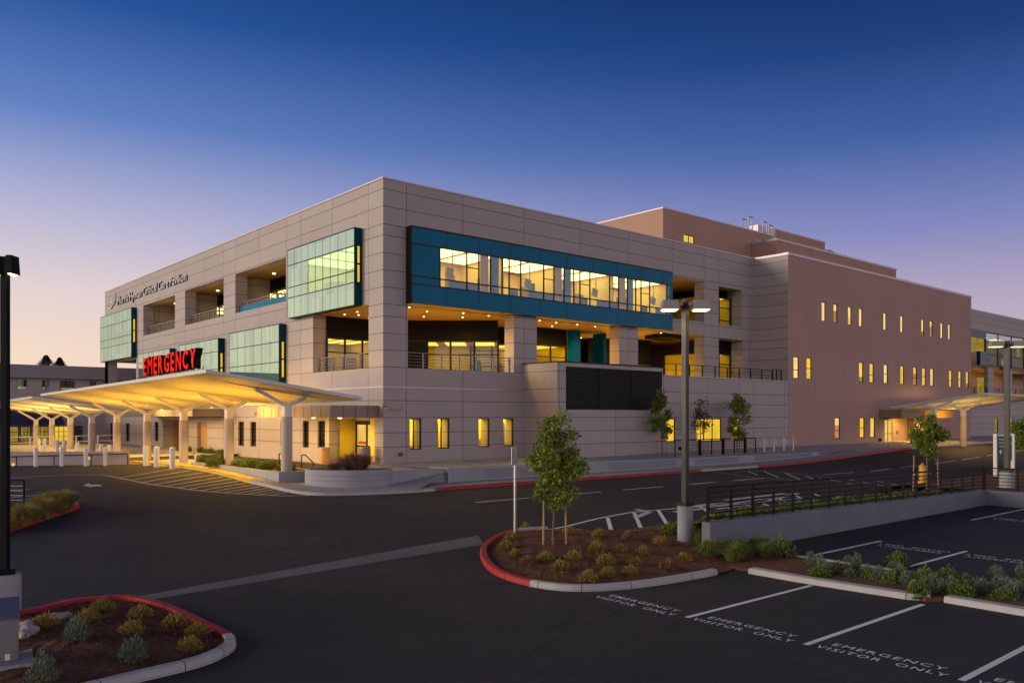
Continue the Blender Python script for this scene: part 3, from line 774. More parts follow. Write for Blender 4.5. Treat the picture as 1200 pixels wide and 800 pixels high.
# letters on the parapet (left facade, reading towards the corner)
def text_mesh(txt, size, extrude=.02, offset=0.0, sx_=1.0, spacing=1.0):
    c = bpy.data.curves.new('t', 'FONT'); c.body = txt; c.size = size; c.extrude = extrude; c.offset = offset
    c.space_character = spacing; c.resolution_u = 2; c.align_x = 'LEFT'
    o = bpy.data.objects.new('t', c); COL.objects.link(o)
    dg_ = bpy.context.evaluated_depsgraph_get(); dg_.update()
    me = bpy.data.meshes.new_from_object(o.evaluated_get(dg_))
    bpy.data.objects.remove(o); bpy.data.curves.remove(c)
    vs = [Vector((v.co.x*sx_, v.co.y, v.co.z)) for v in me.vertices]; fs = [tuple(p.vertices) for p in me.polygons]
    bpy.data.meshes.remove(me)
    return vs, fs
def text_mb(txt, size, org, xdir, ydir, zdir, width=None, mb=None, center=False, height=None, **k):
    vs, fs = text_mesh(txt, size, **k)
    x0 = min(v.x for v in vs); x1 = max(v.x for v in vs)
    s = (width/(x1-x0)) if width else 1.0
    y1 = max(v.y for v in vs); y0 = min(v.y for v in vs)
    hs = height/(y1-y0) if height else 1.0
    off = -(x0+x1)/2*s if center else -x0*s
    org = Vector(org); X = Vector(xdir); Y = Vector(ydir); Z = Vector(zdir)
    mb = mb or MB()
    mb.add([tuple(org+X*(v.x*s+off)+Y*(v.y*hs)+Z*v.z) for v in vs], fs)
    return mb
wm = thing('wall_lettering', 'raised lettering naming the pavilion along the left roof parapet', 'lettering', (-.07, 43, 14.62))
wl = 'Morris Hyman Critical Care Pavilion'.split(); ws = []
for t in wl:
    vs, fs = text_mesh(t, 1.15); ws.append(max(v.x for v in vs)-min(v.x for v in vs))
sp_ = .36; k_ = 21.1/(sum(ws)+sp_*4); yw = 53.3
for t, wd in zip(wl, ws):
    o = text_mb(t, 1.15, (-.07, yw, 14.62), (0, -1, 0), (0, 0, 1), (-1, 0, 0), width=wd*k_, extrude=.05, offset=.012).build('word', 'dark', wm)
    text_mb(t, 1.15, (-.126, yw, 14.63), (0, -1, 0), (0, 0, 1), (-1, 0, 0), width=wd*k_, extrude=.004, offset=-.006).build('word_face', 'white', o)
    yw -= (wd+sp_)*k_
lg = MB()
for r_, c_, a0, a1 in ((.62, (55.9, 15.15), 190, 395), (.40, (55.7, 15.2), 200, 380), (.7, (55.2, 15.5), 250, 420), (.5, (55.1, 15.65), 240, 400)):
    pts = [(-.08, c_[0]-r_*1.5*cos(rad(a0+(a1-a0)*i/14)), c_[1]+r_*sin(rad(a0+(a1-a0)*i/14))) for i in range(15)]
    for p_, q_ in zip(pts, pts[1:]): lg.bar(p_, q_, .10, .16, up=(1, 0, 0))
lg = lg.build('wall_emblem', 'white', None, org=(-.08, 55.6, 14.5))
tag(lg, 'white curved line emblem at the far left end of the roof parapet', 'emblem')

# ------------------------------------------------------------------ louvred block and terrace parapet (right facade)
YB = -3.36
m = MB()
bw = [(21.6, 22.65, .88, 2.58), (25.1, 28.3, .84, 2.57), (29.6, 30.75, .82, 2.57)]
wallholes(m, 'x', YB, .5, 10.72, 21.2, -1.2, 6.17, [(11.5, 21.12, 3.16, 5.93)])
wallholes(m, 'x', YB, .5, 21.2, 37.74, -1.2, 5.64, bw)
m.box(10.72, 11.22, YB+.5, -.003, -1.2, 6.17)
m.box(20.7, 21.2, YB+.5, -.003, 4.9, 6.17)
m.box(11.22, 20.7, YB+.5, -.003, 5.85, 6.05); m.box(21.2, 37.74, YB+.5, -.003, 4.7, 4.9)
blk = thing('louvred_block', 'low panelled block with a large dark louvre below the teal glass band', 'building annex', (16, YB, 0))
m.build('wall', 'panel', blk)
MB().box(10.68, 21.24, YB-.05, 0, 6.17, 6.25).build('coping', 'dark', blk)
MB().box(21.24, 37.75, YB-.04, YB+.54, 5.64, 5.71).build('coping', 'coping', blk)
m = MB(); m.box(11.5, 21.12, YB+.3, YB+.35, 3.16, 5.93)
z = 3.22
while z < 5.9:
    m.quad((11.53, YB+.26, z+.11), (21.1, YB+.26, z+.11), (21.1, YB+.05, z), (11.53, YB+.05, z)); m.box(11.53, 21.1, YB+.045, YB+.06, z-.012, z+.012); z += .125
lv = m.build('louvre', 'louvre', blk)
m = MB()
for u in (11.53, 14.7, 17.9, 21.09): m.box(u-.022, u+.022, YB+.02, YB+.1, 3.16, 5.93)
m.box(11.5, 21.12, YB+.022, YB+.1, 3.14, 3.2); m.box(11.5, 21.12, YB+.022, YB+.1, 5.89, 5.95); m.build('louvre_frame', 'dark', lv)
for g in bw: window(blk, 'x', YB, *g, 'yellowlit', inset=.12, mull=[('v', g[0]+1.05), ('v', g[0]+2.1)] if g[1]-g[0] > 2 else None)
rail_part(blk, (21.4, YB+.25), (35.8, YB+.25), 5.70, .85, 9, 'black', nr=2)
rail_part(blk, (35.8, YB+.3), (37.2, YB+.3), 5.70, .95, 2, 'black', nr=2)

# ------------------------------------------------------------------ rose brown stucco block
st = thing('stucco_block', 'rose brown stucco hospital block with three rows of narrow lit windows', 'building', (57, YB, 0))
W3 = [43.7, 45.8, 48.45, 50.55, 55.5, 59.2, 64.1, 66.2, 68.9, 70.9]
W2 = [39.1, 41.2, 50.65, 52.75, 55.7, 59.3, 62.25, 64.4, 66.4, 71.25, 73.8, 75.9]
W1 = [46.15, 50.85, 52.95]
hs = [(c-.38, c+.38, 11.22, 12.95) for c in W3]+[(c-.46, c+.46, 5.96, 7.85) for c in W2]+[(c-.5, c+.5, .68, 2.6) for c in W1]
m = MB(); wallholes(m, 'x', YB, .5, 37.78, 76.95, -1.0, 16.40, hs+[(55.4, 61.9, -.2, 2.5)])
m.box(76.45, 76.95, YB+.5, 30, -1, 16.4); m.box(37.8, 76.4, YB+.5, 30, 15.6, 15.8)
m.box(37.78, 38.2, YB+.5, 40, 5, 16.40)
m.build('wall', 'stucco', st)
m = MB(); m.box(37.735, 37.777, YB-.03, -.003, -1.0, 16.36); m.build('panel_return', 'panel', st)
m = MB(); m.box(37.7, 77.0, YB-.07, YB+.5, 16.40, 16.62); m.box(37.7, 38.2, YB+.5, 1.0, 16.40, 16.6); m.build('coping', 'coping', st)
for i, h in enumerate(hs):
    window(st, 'x', YB, *h, ('palelit' if i < 10 else ('warmlit', 'yellowlit', 'palelit', 'warmlit')[(i*7) % 4]), inset=.13, fw=.06, mull=[('z', h[2]+.55+.2*(i % 3))] if 10 <= i and i % 3 else None, extra=(.25+.2*((i*5) % 3), ('dimlit', 'pinklit', 'warmlit')[i % 3]) if (i*3) % 5 in (1, 3) else None)
# entrance recess of the stucco block
m = MB(); m.box(55.4, 61.9, -.3, -.1, -.2, 2.5); m.box(61.9, 62.1, YB+.5, -.1, -.2, 2.5); m.box(55.2, 55.4, YB+.5, -.1, -.2, 2.5); m.box(55.4, 61.9, YB+.5, -.1, 2.52, 2.65); m.build('entrance_recess', 'soffit', st)
window(st, 'x', YB, 55.4, 57.3, -.02, 2.42, 'warmlit', inset=.15, name='glass_door', mull=[('v', 56.35), ('z', 1.0)])
MB().box(57.4, 61.85, YB+.62, YB+.75, -.1, 2.48).build('tan_wall_panel', 'door', st)
MB().box(59.3, 59.36, YB+.5, YB+.62, .9, 1.25).build('door_handle', 'dark', st)
e2 = MB(); e2.box(54.2, 66.4, YB-2.2, YB-.003, 2.52, 3.35); e2 = e2.build('entrance_canopy', 'brownmetal', st)
MB().box(59.0, 66.3, YB-2.26, YB-2.203, 2.58, 3.32).build('gold_fascia', 'amber', e2)  # lamp glow on the brown fascia put into an amber colour
spot((62.5, YB-4.6, 1.9), (62.5, YB-2.2, 2.95), 480, (1, .62, .12), 130, .8, .3)  # unseen lamp added to light this fascia
spot((58.5, YB-1.0, 2.45), (58.5, YB, 0), 420, (1, .60, .13), 160)
spot((63.0, YB-1.0, 2.45), (63.0, YB-1, 0), 260, (1, .62, .16), 160)
MB().sphere((54.2, YB-.12, .42), .16, 10, 6).build('hose_connection', 'dark', st)

# penthouses on the roofs
p1 = thing('penthouse', 'tallest left brown rooftop penthouse with one small double window', 'penthouse', (40, 6, 16))
m = MB(); wallholes(m, 'x', 6.0, .4, 32.77, 50.6, 15.9, 21.3, [(35.75, 37.35, 18.7, 19.45)]); m.box(32.77, 33.17, 6.4, 20, 15.9, 21.3); m.box(33.2, 50.6, 6.4, 20, 20.8, 21.0); m.box(50.2, 50.6, 6.4, 20, 15.9, 21.3)
m.build('wall', 'stucco2', p1); MB().box(32.7, 50.66, 5.94, 6.45, 21.3, 21.42).box(32.7, 33.2, 6.45, 20, 21.3, 21.42).build('coping', 'coping', p1)
window(p1, 'x', 6.0, 35.75, 37.35, 18.7, 19.45, 'warmlit', mull=[('v', 36.55)])
m = MB(); m.box(47.5, 47.7, 5.95, 6.0, 19.2, 20.6); m.box(48.0, 48.2, 5.95, 6.0, 19.2, 20.6); m.build('vent_pipe', 'coping', p1)
p2 = thing('penthouse', 'long low brown rooftop penthouse stepping back above the stucco block', 'penthouse', (60, 3.1, 16))
m = MB(); m.box(46.6, 72.2, 3.13, 5.95, 15.7, 19.9); m.box(50.7, 72.2, 5.96, 20, 15.7, 19.9); m.build('wall', 'stucco2', p2)
MB().box(46.54, 72.26, 3.06, 3.6, 19.9, 20.1).box(46.54, 47.0, 3.6, 5.93, 19.9, 20.1).build('coping', 'coping', p2)
MB().box(47.6, 48.6, 3.05, 3.12, 16.9, 17.6).box(46.55, 46.6, 3.9, 5.0, 17.0, 17.7).build('louvre', 'dark', p2)
p3 = thing('penthouse', 'rear brown rooftop penthouse standing highest behind the long low one', 'penthouse', (62, 10, 20))
MB().box(56.9, 68.4, 10, 20, 19.9, 23.7).build('wall', 'stucco2', p3); MB().box(56.85, 68.45, 9.95, 20, 23.7, 23.85).build('coping', 'coping', p3)
MB().box(53.4, 56.8, 9.6, 10.8, 22.0, 23.6).build('duct', 'coping', p3)
for i, (px, zt) in enumerate(((872, 1.9), (879.5, 2.3), (896.5, 2.2), (903, 2.0))):
    b = PY(px, 268, 7.5)
    lad = thing('roof_ladder', 'grey hooped ladder rail standing on the rooftop, %s from the left' % ORDW[i], 'ladder rail', (b[0], b[1], 21.0), 'hooped ladder rails on the roof')
    m = MB(); m.tube([(b[0]-.35, b[1], 21.0), (b[0]-.35, b[1], 21.0+zt), (b[0]+.35, b[1], 21.0+zt), (b[0]+.35, b[1], 21.0)], .06, 6); m.build('hoop', 'headgrey', lad)
    m = MB(); m.bar((b[0]-.35, b[1], 21.0+zt*.5), (b[0]+.35, b[1], 21.0+zt*.5), .05); m.build('rung', 'headgrey', lad)
for i, (px, s_) in enumerate(((969, 1.0), (977, .7), (990.5, .65))):
    b = PY(px, 292, 6.0)
    vent = thing('roof_vent', ['fat rounded pale rooftop vent beside the rear penthouse', 'thin gooseneck roof vent just right of the fat pale one', 'lone gooseneck roof vent furthest right on the roofline'][i], 'roof vent', (b[0], b[1], 19.9))
    if i == 0: MB().sphere((b[0], b[1], 20.6), .95, 12, 8, .8).cyl((b[0], b[1], 19.9), (b[0], b[1], 20.5), .5).build('cowl', 'coping', vent)
    else:
        pts = [(b[0]-.4, b[1], 19.9)]+[(b[0]-.4*cos(pi*k/8), b[1], 20.7+.5*sin(pi*k/8)) for k in range(9)]
        MB().tube(pts, .13, 8).build('gooseneck', 'coping', vent)

# ------------------------------------------------------------------ far right wing
wg = thing('right_wing', 'far right hospital wing with a grey parapet over a glazed bridge floor', 'building', (100, 1.2, 0))
m = MB()
wallholes(m, 'x', 1.2, .5, 76.95, 150, -1, 16.5, [(86.5, 150, 9.35, 13.95), (86, 95, 5.7, 9.35), (97, 101.8, 5.7, 9.35), (104, 110, 5.7, 9.35), (112.5, 150, 5.7, 9.35), (85.6, 86.7, .5, 2.5), (88.0, 89.0, .5, 2.5), (97.4, 98.7, .4, 2.45), (100.5, 101.7, .4, 2.45), (103.2, 104.4, .4, 2.45), (109, 110, .4, 2.45)])
m.build('wall', 'panel', wg)
MB().box(76.95, 150, 1.13, 1.7, 16.5, 16.65).build('coping', 'coping', wg)
for a, b in ((85.6, 86.7), (88.0, 89.0), (97.4, 98.7), (100.5, 101.7), (103.2, 104.4), (109, 110)): window(wg, 'x', 1.2, a, b, .45, 2.48, 'dimlit', inset=.12)
MB().box(86.5, 93, .7, 1.15, 12.9, 13.95).box(91, 93, .7, 1.15, 9.4, 11.2).box(92.85, 93, .7, 1.15, 11.2, 12.9).build('teal_corner', 'tealglass', wg)
MB().quad((86.6, .9, 11.2), (92.8, .9, 11.2), (92.8, .9, 12.9), (86.6, .9, 12.9)).build('lit_pane', 'dimlit', wg)
m = MB()
for k in range(12): m.bar((93+5*k, 1.0, 9.4), (93+5*k, 1.0, 13.95), .12)
for z in (9.5, 11.0, 12.4, 13.9): m.bar((93, 1.0, z), (150, 1.0, z), .12, .1)
gz = m.build('glazing', 'dark', wg)
MB().quad((93, 1.05, 9.4), (150, 1.05, 9.4), (150, 1.05, 13.95), (93, 1.05, 13.95)).build('pane', 'wingglass', gz)
MB().box(86.5, 150, 6, 6.3, 9.3, 14).build('back_wall', 'brownmetal', wg)
m = MB(); r9 = random.Random(3)
for k in range(26):
    x = r9.uniform(93, 146); m.m = k % 3; z = r9.uniform(9.5, 12.2); m.box(x, x+r9.uniform(.4, 2.4), 3.4+.05*k, 3.45+.05*k, z, z+r9.uniform(.3, 1.5))
m.build('interior_fitting', ['dark', 'tealglass', 'dimlit'], wg)
m = MB()
for k in range(7): m.box(94+7*k, 98+7*k, 2.4, 3.2, 13.4, 13.46)
m.build('strip_lamp', 'ceillamp', wg)
MB().box(86, 150, 1.8, 6, 9.1, 9.33).build('soffit', 'soffit', wg); MB().box(86, 150, 6, 6.2, 5.5, 9.1).build('terrace_wall', 'soffit', wg)
MB().box(97.5, 99.5, 5.9, 5.98, 6.0, 8.4).box(104.5, 107, 5.9, 5.98, 6.0, 8.4).box(88.5, 91.5, 5.9, 5.98, 5.8, 8.6).build('lit_window', 'dimlit', wg)
for x in (96, 103, 111): spot((x, 3, 6), (x, 3.5, 9), 260, (1, .60, .14), 150, .8, .3)
rail_part(wg, (86.5, 1.3), (150, 1.3), 5.7, .8, 30, 'black', nr=3)

# ------------------------------------------------------------------ ground
def grid_mesh(xs, ys, zf):
    m = MB(); nx, ny = len(xs), len(ys)
    m.v = [(x, y, zf(x, y)) for y in ys for x in xs]
    m.f = [[j*nx+i, j*nx+i+1, (j+1)*nx+i+1, (j+1)*nx+i] for j in range(ny-1) for i in range(nx-1)]; m.mi = [0]*len(m.f)
    return m
def frange(a, b, st):
    n = max(1, int(round((b-a)/st))); return [a+(b-a)*i/n for i in range(n+1)]
struct('ground', grid_mesh([-3000, -400, 400, 3000], [-3000, -400, 400, 3000], lambda x, y: -2.2), 'earth')
struct('road', grid_mesh(frange(-75, 150, 1.25), frange(-60, 20, 1.0)+frange(22, 90, 4), S), 'asphalt', smooth=True)
E_ = lambda x: .05-.20*sm(0, 40, x)
def curb_y(x): return -9.35+.15*sm(30, 40, x)
RC = [G(490, 577), G(500, 576)]+[(x, curb_y(x), 0) for x in (0, 4, 8, 12, 16, 20, 24, 28, 32, 36, 40, 44, 48, 52, 56, 60, 70, 90, 150)]
def wall_y(x): return -7.3
def plz(x, y):
    inner = .2*sm(5, 36, x); out = max(E_(x), S(x, -8)+.15) if x > 34 else E_(x)
    t = max(0, min(1, (y+7.3)/4.0)); return lerp(out, inner, t)
struct('plaza', grid_mesh(frange(-.6, 150, 1.2), frange(-7.3, .05, .8), plz), 'walk', smooth=True)
def sw_z(x, y):
    return S(x, y)+.15 if x < 38 else lerp(S(x, y)+.15, plz(x, -7.3), sm(-9.3, -7.3, y)*sm(38, 46, x)+ (0 if x < 46 else 0))
m = MB()
px_ = [p[0] for p in RC]
rows = []
for p in RC: rows.append([(p[0], lerp(p[1], -7.3, t), (S(p[0], p[1])+.15 if t == 0 else lerp(S(p[0], p[1])+.15, (S(p[0], -7.3)+.15 if p[0] < 40 else plz(p[0], -7.3)), t))) for t in (0, .5, 1)])
for a, b in zip(rows, rows[1:]):
    for k in range(2): m.quad(a[k], b[k], b[k+1], a[k+1])
struct('sidewalk', m, 'walk')

def curb_sweep(path, w=.16, h=.15, zf=S, mats=None, closed=False, inward=1, name='kerb', matl=None):
    """kerb along a polyline of (x,y); body lies to the left (inward=1)"""
    pts = [Vector((p[0], p[1], 0)) for p in path]; n = len(pts)
    nr = []
    for i in range(n):
        a = pts[(i-1) % n] if closed or i > 0 else pts[i]; b = pts[(i+1) % n] if closed or i < n-1 else pts[i]
        d = (b-a).normalized(); nr.append(Vector((-d.y, d.x, 0))*inward)
    m = MB(); prof = [(0, -.3), (.015, h-.03), (.045, h), (w, h), (w, -.3)]
    for i in range(n if closed else n-1):
        j = (i+1) % n
        m.m = mats(i) if mats else 0
        jt = (pts[j]-pts[i]).normalized()*(.016 if i % 5 == 2 else 0)
        A = [tuple(pts[i]+jt+nr[i]*o+Vector((0, 0, zf(pts[i].x, pts[i].y)+z))) for o, z in prof]
        B = [tuple(pts[j]+nr[j]*o+Vector((0, 0, zf(pts[j].x, pts[j].y)+z))) for o, z in prof]
        for k in range(4): m.quad(A[k], B[k], B[k+1], A[k+1])
        if not closed and i == 0: m.add(A, [(0, 1, 2, 3, 4)])
        if not closed and i == n-2: m.add(B, [(4, 3, 2, 1, 0)])
    return struct(name, m, matl or ['kerb', 'redkerb'])
def smooth_path(pts, per=6, closed=False):
    P = [Vector((p[0], p[1])) for p in pts]; n = len(P); out = []
    for i in range(n if closed else n-1):
        p0 = P[(i-1) % n] if closed or i > 0 else P[i]; p1 = P[i]; p2 = P[(i+1) % n]; p3 = P[(i+2) % n] if closed or i+2 < n else p2
        for k in range(per):
            t = k/per
            q = .5*((2*p1)+(-p0+p2)*t+(2*p0-5*p1+4*p2-p3)*t*t+(-p0+3*p1-3*p2+p3)*t**3); out.append((q.x, q.y))
    if not closed: out.append((P[-1].x, P[-1].y))
    return out
xr0 = G(500, 576)[0]; xr1 = G(822, 553)[0]; xr2 = G(902, 549)[0]; xr3 = 47.5
def rcm(i):
    a = RCs[i][0]
    return 1 if (xr0 <= a < xr1 or xr2 <= a < xr3) else 0
RCs = smooth_path(RC, 5)
curb_sweep(RCs, mats=rcm, name='kerb')
m = MB(); m.quad((xr1+1.5, -9.3, S(xr1, -9.3)+.158), (xr2-1.2, -9.3, S(xr2, -9.3)+.158), (xr2-1.2, -8.7, S(xr2, -8.7)+.158), (xr1+1.5, -8.7, S(xr1, -8.7)+.158)); struct('tactile_paving', m, 'amber')

# low retaining wall of the plaza, with reveal lines and openings
pw = thing('plaza_wall', 'long low grey concrete retaining wall with horizontal reveals below the plaza', 'wall', (20, -7.3, 0))
m = MB(); xs = frange(-.6, 43, 1.45)
for a, b in zip(xs, xs[1:]):
    za, zb_ = E_(a)+.04, E_(b)+.04
    if za-(S(a, -7.3)+.15) < .02: break
    vs = [(a, -7.35, S(a, -7.35)-.2), (b, -7.35, S(b, -7.35)-.2), (b, -7.35, zb_), (a, -7.35, za), (a, -7.05, za), (b, -7.05, zb_)]
    m.add(vs, [(0, 1, 2, 3), (3, 2, 5, 4)])
m.box(-.9, -.602, -7.6, -6.0, S(-1, -7.5)-.2, E_(0)+.1)
m.build('wall_body', 'concrete2', pw)
for a, b in ((1.6, 9.3), (11.2, 17.6), (19.6, 24.6), (26.6, 34.5), (35.5, 41)):
    m = MB()
    for k in range(4):
        f0 = .22+.19*k
        za = lerp(S(a, -7.35)+.15, E_(a), f0); zb_ = lerp(S(b, -7.35)+.15, E_(b), f0)
        m.add([(a, -7.36, za), (b, -7.36, zb_), (b, -7.36, zb_+.045), (a, -7.36, za+.045), (a, -7.351, za), (b, -7.351, zb_), (b, -7.351, zb_+.045), (a, -7.351, za+.045)], [(0, 1, 2, 3), (3, 2, 6, 7), (0, 4, 5, 1), (0, 3, 7, 4), (1, 5, 6, 2)])
    m.build('reveal', 'darkconcrete', pw)
# left forecourt: curved kerb, walk rising to the doors
LCp = [(490, 577), (455, 578.8), (420, 580), (380, 580.8), (345, 578), (318, 572), (292, 566), (262, 557.5), (232, 551), (190, 546.3), (165, 544.3), (148, 543.2)]
LC = [G(*p)[:2] for p in LCp]
LCs = smooth_path(LC, 4)
inner = [(-.55, -7.3), (-.5, -4.0), (-.45, -1.5), (0.02, .1), (0.02, 2.5), (.02, 5), (.02, 7.5), (.02, 10), (.02, 12.5), (.02, 15), (.02, 18), (.02, 22)]
inn = smooth_path(inner, 4)
def fc_in(x, y): return -.02 if y < 1 else -.02-.26*sm(1, 6, y)-.15*sm(12, 25, y)
rows = []
for (a, b) in zip(LCs, inn):
    row = []
    for k in range(9):
        t = k/8; x, y = lerp(a[0], b[0], t), lerp(a[1], b[1], t)
        row.append((x, y, lerp(S(*a)+.14, fc_in(*b), t)))
    rows.append(row)
m = MB()
for a, b in zip(rows, rows[1:]):
    for k in range(8): m.quad(a[k], b[k], b[k+1], a[k+1])
struct('forecourt', m, 'walk', smooth=True)
def FZ(x, y):
    best = None
    for row in rows:
        for v in row:
            d = (v[0]-x)**2+(v[1]-y)**2
            if best is None or d < best[0]: best = (d, v[2])
    return best[1]
def lmat(i): return 1 if i >= 24 else 0
curb_sweep(LCs, mats=lmat, inward=-1, name='kerb', matl=['kerb', 'yellowpaint'])
m = MB(); 
for i in range(24, len(LCs)-1):
    a, b = LCs[i], LCs[i+1]; ia, ib = inn[i], inn[i+1]
    f = .07
    m.quad((a[0], a[1], S(*a)+.154), (b[0], b[1], S(*b)+.154), (lerp(b[0], ib[0], f), lerp(b[1], ib[1], f), S(*b)+.154), (lerp(a[0], ia[0], f), lerp(a[1], ia[1], f), S(*a)+.154))
struct('painted_kerb_top', m, 'yellowpaint')
# floor beyond, under the second canopy
struct('rear_forecourt', grid_mesh(frange(-14, 6, 2), frange(21, 68, 3), lambda x, y: -.18), 'walk')

# ------------------------------------------------------------------ road markings
def stripe(mb, a, b, w=.10, dz=.006, zf=S):
    a = Vector((a[0], a[1])); b = Vector((b[0], b[1])); d = (b-a); L = d.length
    if L < .01: return
    d.normalize(); n = Vector((-d.y, d.x))*(w/2); k = max(1, int(L/1.2))
    for i in range(k):
        p = a+d*(L*i/k); q = a+d*(L*(i+1)/k)
        c = [p-n, q-n, q+n, p+n]; mb.quad(*[(v.x, v.y, zf(v.x, v.y)+dz) for v in c])
def pxl(pts): return [G(*p)[:2] for p in pts]
m = MB()
for i in range(5): a = -3.75+i*4.62; stripe(m, (a, -13.45-.012*(a+4)), (a+3.05, -13.45-.012*(a+7)), .11)
for a, b in (((965, 556), (1000, 553.3)), ((1020, 552.3), (1045, 549)), ((1056, 547.7), (1083, 544.5)), ((1095, 543), (1119, 539.7)), ((1128, 538.5), (1149, 535.3)), ((1157, 534), (1172, 531.5)), ((1180, 530), (1198, 527.5))):
    p, q = pxl((a, b)); stripe(m, p, q, .11)
struct('centre_line', m, 'line')
# crossing and chevrons by the amber ramp, seen end on beyond the railing
m = MB()
c0 = pxl([(838, 555), (880, 560), (930, 568)]); 
pl1 = pxl([(845, 553.5), (905, 553), (962, 560), (1000, 566), (1040, 568)]); pl2 = pxl([(860, 553), (895, 551), (975, 559)])
for a, b in zip(pl2, pl2[1:]): stripe(m, a, b, .1)
pl3 = pxl([(838, 553), (880, 559), (932, 562.5)])
for a, b in zip(pl3, pl3[1:]): stripe(m, a, b, .1)
for a, b in (((876, 552), (888, 556.5)), ((895, 552), (913, 559.5)), ((920, 554), (938, 562)), ((944, 557.5), (957, 562.5))):
    p, q = pxl((a, b)); stripe(m, p, q, .14)
for a, b in (((960, 560), (1000, 567)), ((995, 562), (1035, 569)), ((1020, 562), (1050, 568))):
    p, q = pxl((a, b)); stripe(m, p, q, .16)
struct('crossing_hatch', m, 'oldline')
m = MB()
o1 = pxl([(640, 621), (664, 616.5), (700, 607.5), (740, 600), (795, 595.3), (850, 591), (910, 582)]); o2 = pxl([(640, 620.5), (680, 620.5), (715, 622), (750, 621.5), (786, 618)])
for L in (o1, o2):
    for a, b in zip(L, L[1:]): stripe(m, a, b, .12)
for a, b in (((712, 606.5), (716, 620.5)), ((743, 600.5), (752, 620.5)), ((771, 597), (784, 618)), ((820, 593), (834, 603)), ((850, 592), (862, 600)), ((872, 589.5), (880, 594)), ((890, 588), (902, 593)), ((912, 583), (920, 588)), ((932, 580.5), (942, 585)), ((950, 577), (960, 581))):
    p, q = pxl((a, b)); stripe(m, p, q, .15)
struct('edge_hatch', m, 'line')
m = MB()
for a, b in (((745, 606), (760, 600)), ((790, 600), (870, 590)), ((805, 594), (850, 588)), ((860, 592), (940, 584)), ((745, 596.5), (762, 600)), ((850, 586), (920, 578)), ((900, 586), (935, 578)), ((840, 596), (905, 587))):
    p, q = pxl((a, b)); stripe(m, p, q, .3)
struct('worn_hatch', m, 'oldline')
# hatched no parking zone before the canopy
m = MB(); ho = pxl([(100, 556), (122, 556.6), (150, 562), (175, 567), (200, 570.5), (235, 575), (270, 577.8), (310, 580), (345, 580.8), (400, 578.5)])
hs_ = smooth_path(ho, 5)
for a, b in zip(hs_, hs_[1:]): stripe(m, a, b, .12)
hi = LCs[8:]
def itp(L, x):
    for (a, b), (c, d) in zip(L, L[1:]):
        if a <= x <= c: return b+(d-b)*(x-a)/(c-a)
    return L[-1][1]
OUT_ = [(100, 556), (122, 556.6), (150, 562), (175, 567), (200, 570.5), (235, 575), (270, 577.8), (310, 580), (345, 580.8), (400, 578.5)]
CRB_ = [(130, 542.5), (148, 543.2), (165, 544.3), (190, 546.3), (232, 551), (262, 557.5), (292, 566), (318, 572), (345, 578), (380, 580.8)]
for k in range(16):
    x = x0 = 112+k*13.6; y0_ = itp(OUT_, x)
    while x < 378 and y0_-.165*(x-x0) > itp(CRB_, x)+.8: x += 1
    a, b = pxl(((x0, y0_), (x, y0_-.165*(x-x0)))); stripe(m, a, b, .10)
struct('forecourt_hatch', m, 'oldline')
m = MB(); ar = pxl([(97, 568.7), (104, 566.2), (106, 567.6), (117, 567.8), (120, 569.8), (107, 569.8), (108, 571)])
m.add([(p[0], p[1], S(*p)+.007) for p in ar], [tuple(range(7))]); struct('lane_arrow', m, 'oldline')
m = MB()
for a, b in (((0, 561.5), (40, 560)), ((10, 559), (100, 556)), ((0, 575), (35, 573)), ((8, 583.5), (44, 580)), ((50, 578), (63, 583))):
    p, q = pxl((a, b)); stripe(m, p, q, .12)
struct('left_lot_lines', m, 'oldline')
# car park stalls
m = MB()
for y in (-30.38, -33.08, -35.78, -38.5): stripe(m, (-11.4, y), (-6.4, y), .12)
for y in (-28.15, -30.82, -33.5, -36.2): stripe(m, (-3.1, y), (2.1, y), .12)
for y in (-27.95, -30.7): stripe(m, (10.3, y), (16.3, y), .12)
struct('stall_lines', m, 'line')
def ground_text(lines, c, rd, up, size, width, name='pavement_lettering'):
    m = MB()
    for i, (t, wd) in enumerate(lines):
        vs, fs = text_mesh(t, size, extrude=0, offset=.002, spacing=1.2)
        x0 = min(v.x for v in vs); x1 = max(v.x for v in vs); s = wd/(x1-x0)
        pts = []
        for v in vs:
            u = (v.x-(x0+x1)/2)*s; h = v.y-i*size*1.28
            x = c[0]+rd[0]*u+up[0]*h; y = c[1]+rd[1]*u+up[1]*h
            pts.append((x, y, S(x, y)+.007))
        m.add(pts, fs)
    return struct(name, m, 'line')
TX = [('EMERGENCY', 1.98), ('VISITOR  ONLY', 2.28)]
for y in (-28.95, -31.68, -34.4, -37.1): ground_text(TX, (-11.17+.02*(-29-y), y), (0, -1), (1, 0), .27, 2.0)
for y in (-29.45, -32.15, -34.85): ground_text(TX, (1.2, y), (0, 1), (-1, 0), .30, 2.0)
for y in (-29.3,): ground_text(TX, (11.6, y), (0, 1), (-1, 0), .30, 2.0)
# concrete valley gutter
m = MB(); ga = pxl([(120, 706), (560, 627)]); gb = pxl([(178, 702), (567, 638)])
for k in range(20):
    t0, t1 = k/20, (k+1)/20
    if k % 4 == 0: t0 += .0018
    c = [(lerp(ga[0][0], ga[1][0], t0), lerp(ga[0][1], ga[1][1], t0)), (lerp(ga[0][0], ga[1][0], t1), lerp(ga[0][1], ga[1][1], t1)), (lerp(gb[0][0], gb[1][0], t1), lerp(gb[0][1], gb[1][1], t1)), (lerp(gb[0][0], gb[1][0], t0), lerp(gb[0][1], gb[1][1], t0))]
    m.quad(*[(p[0], p[1], S(*p)+.005) for p in c])
struct('gutter', m, 'gutter')

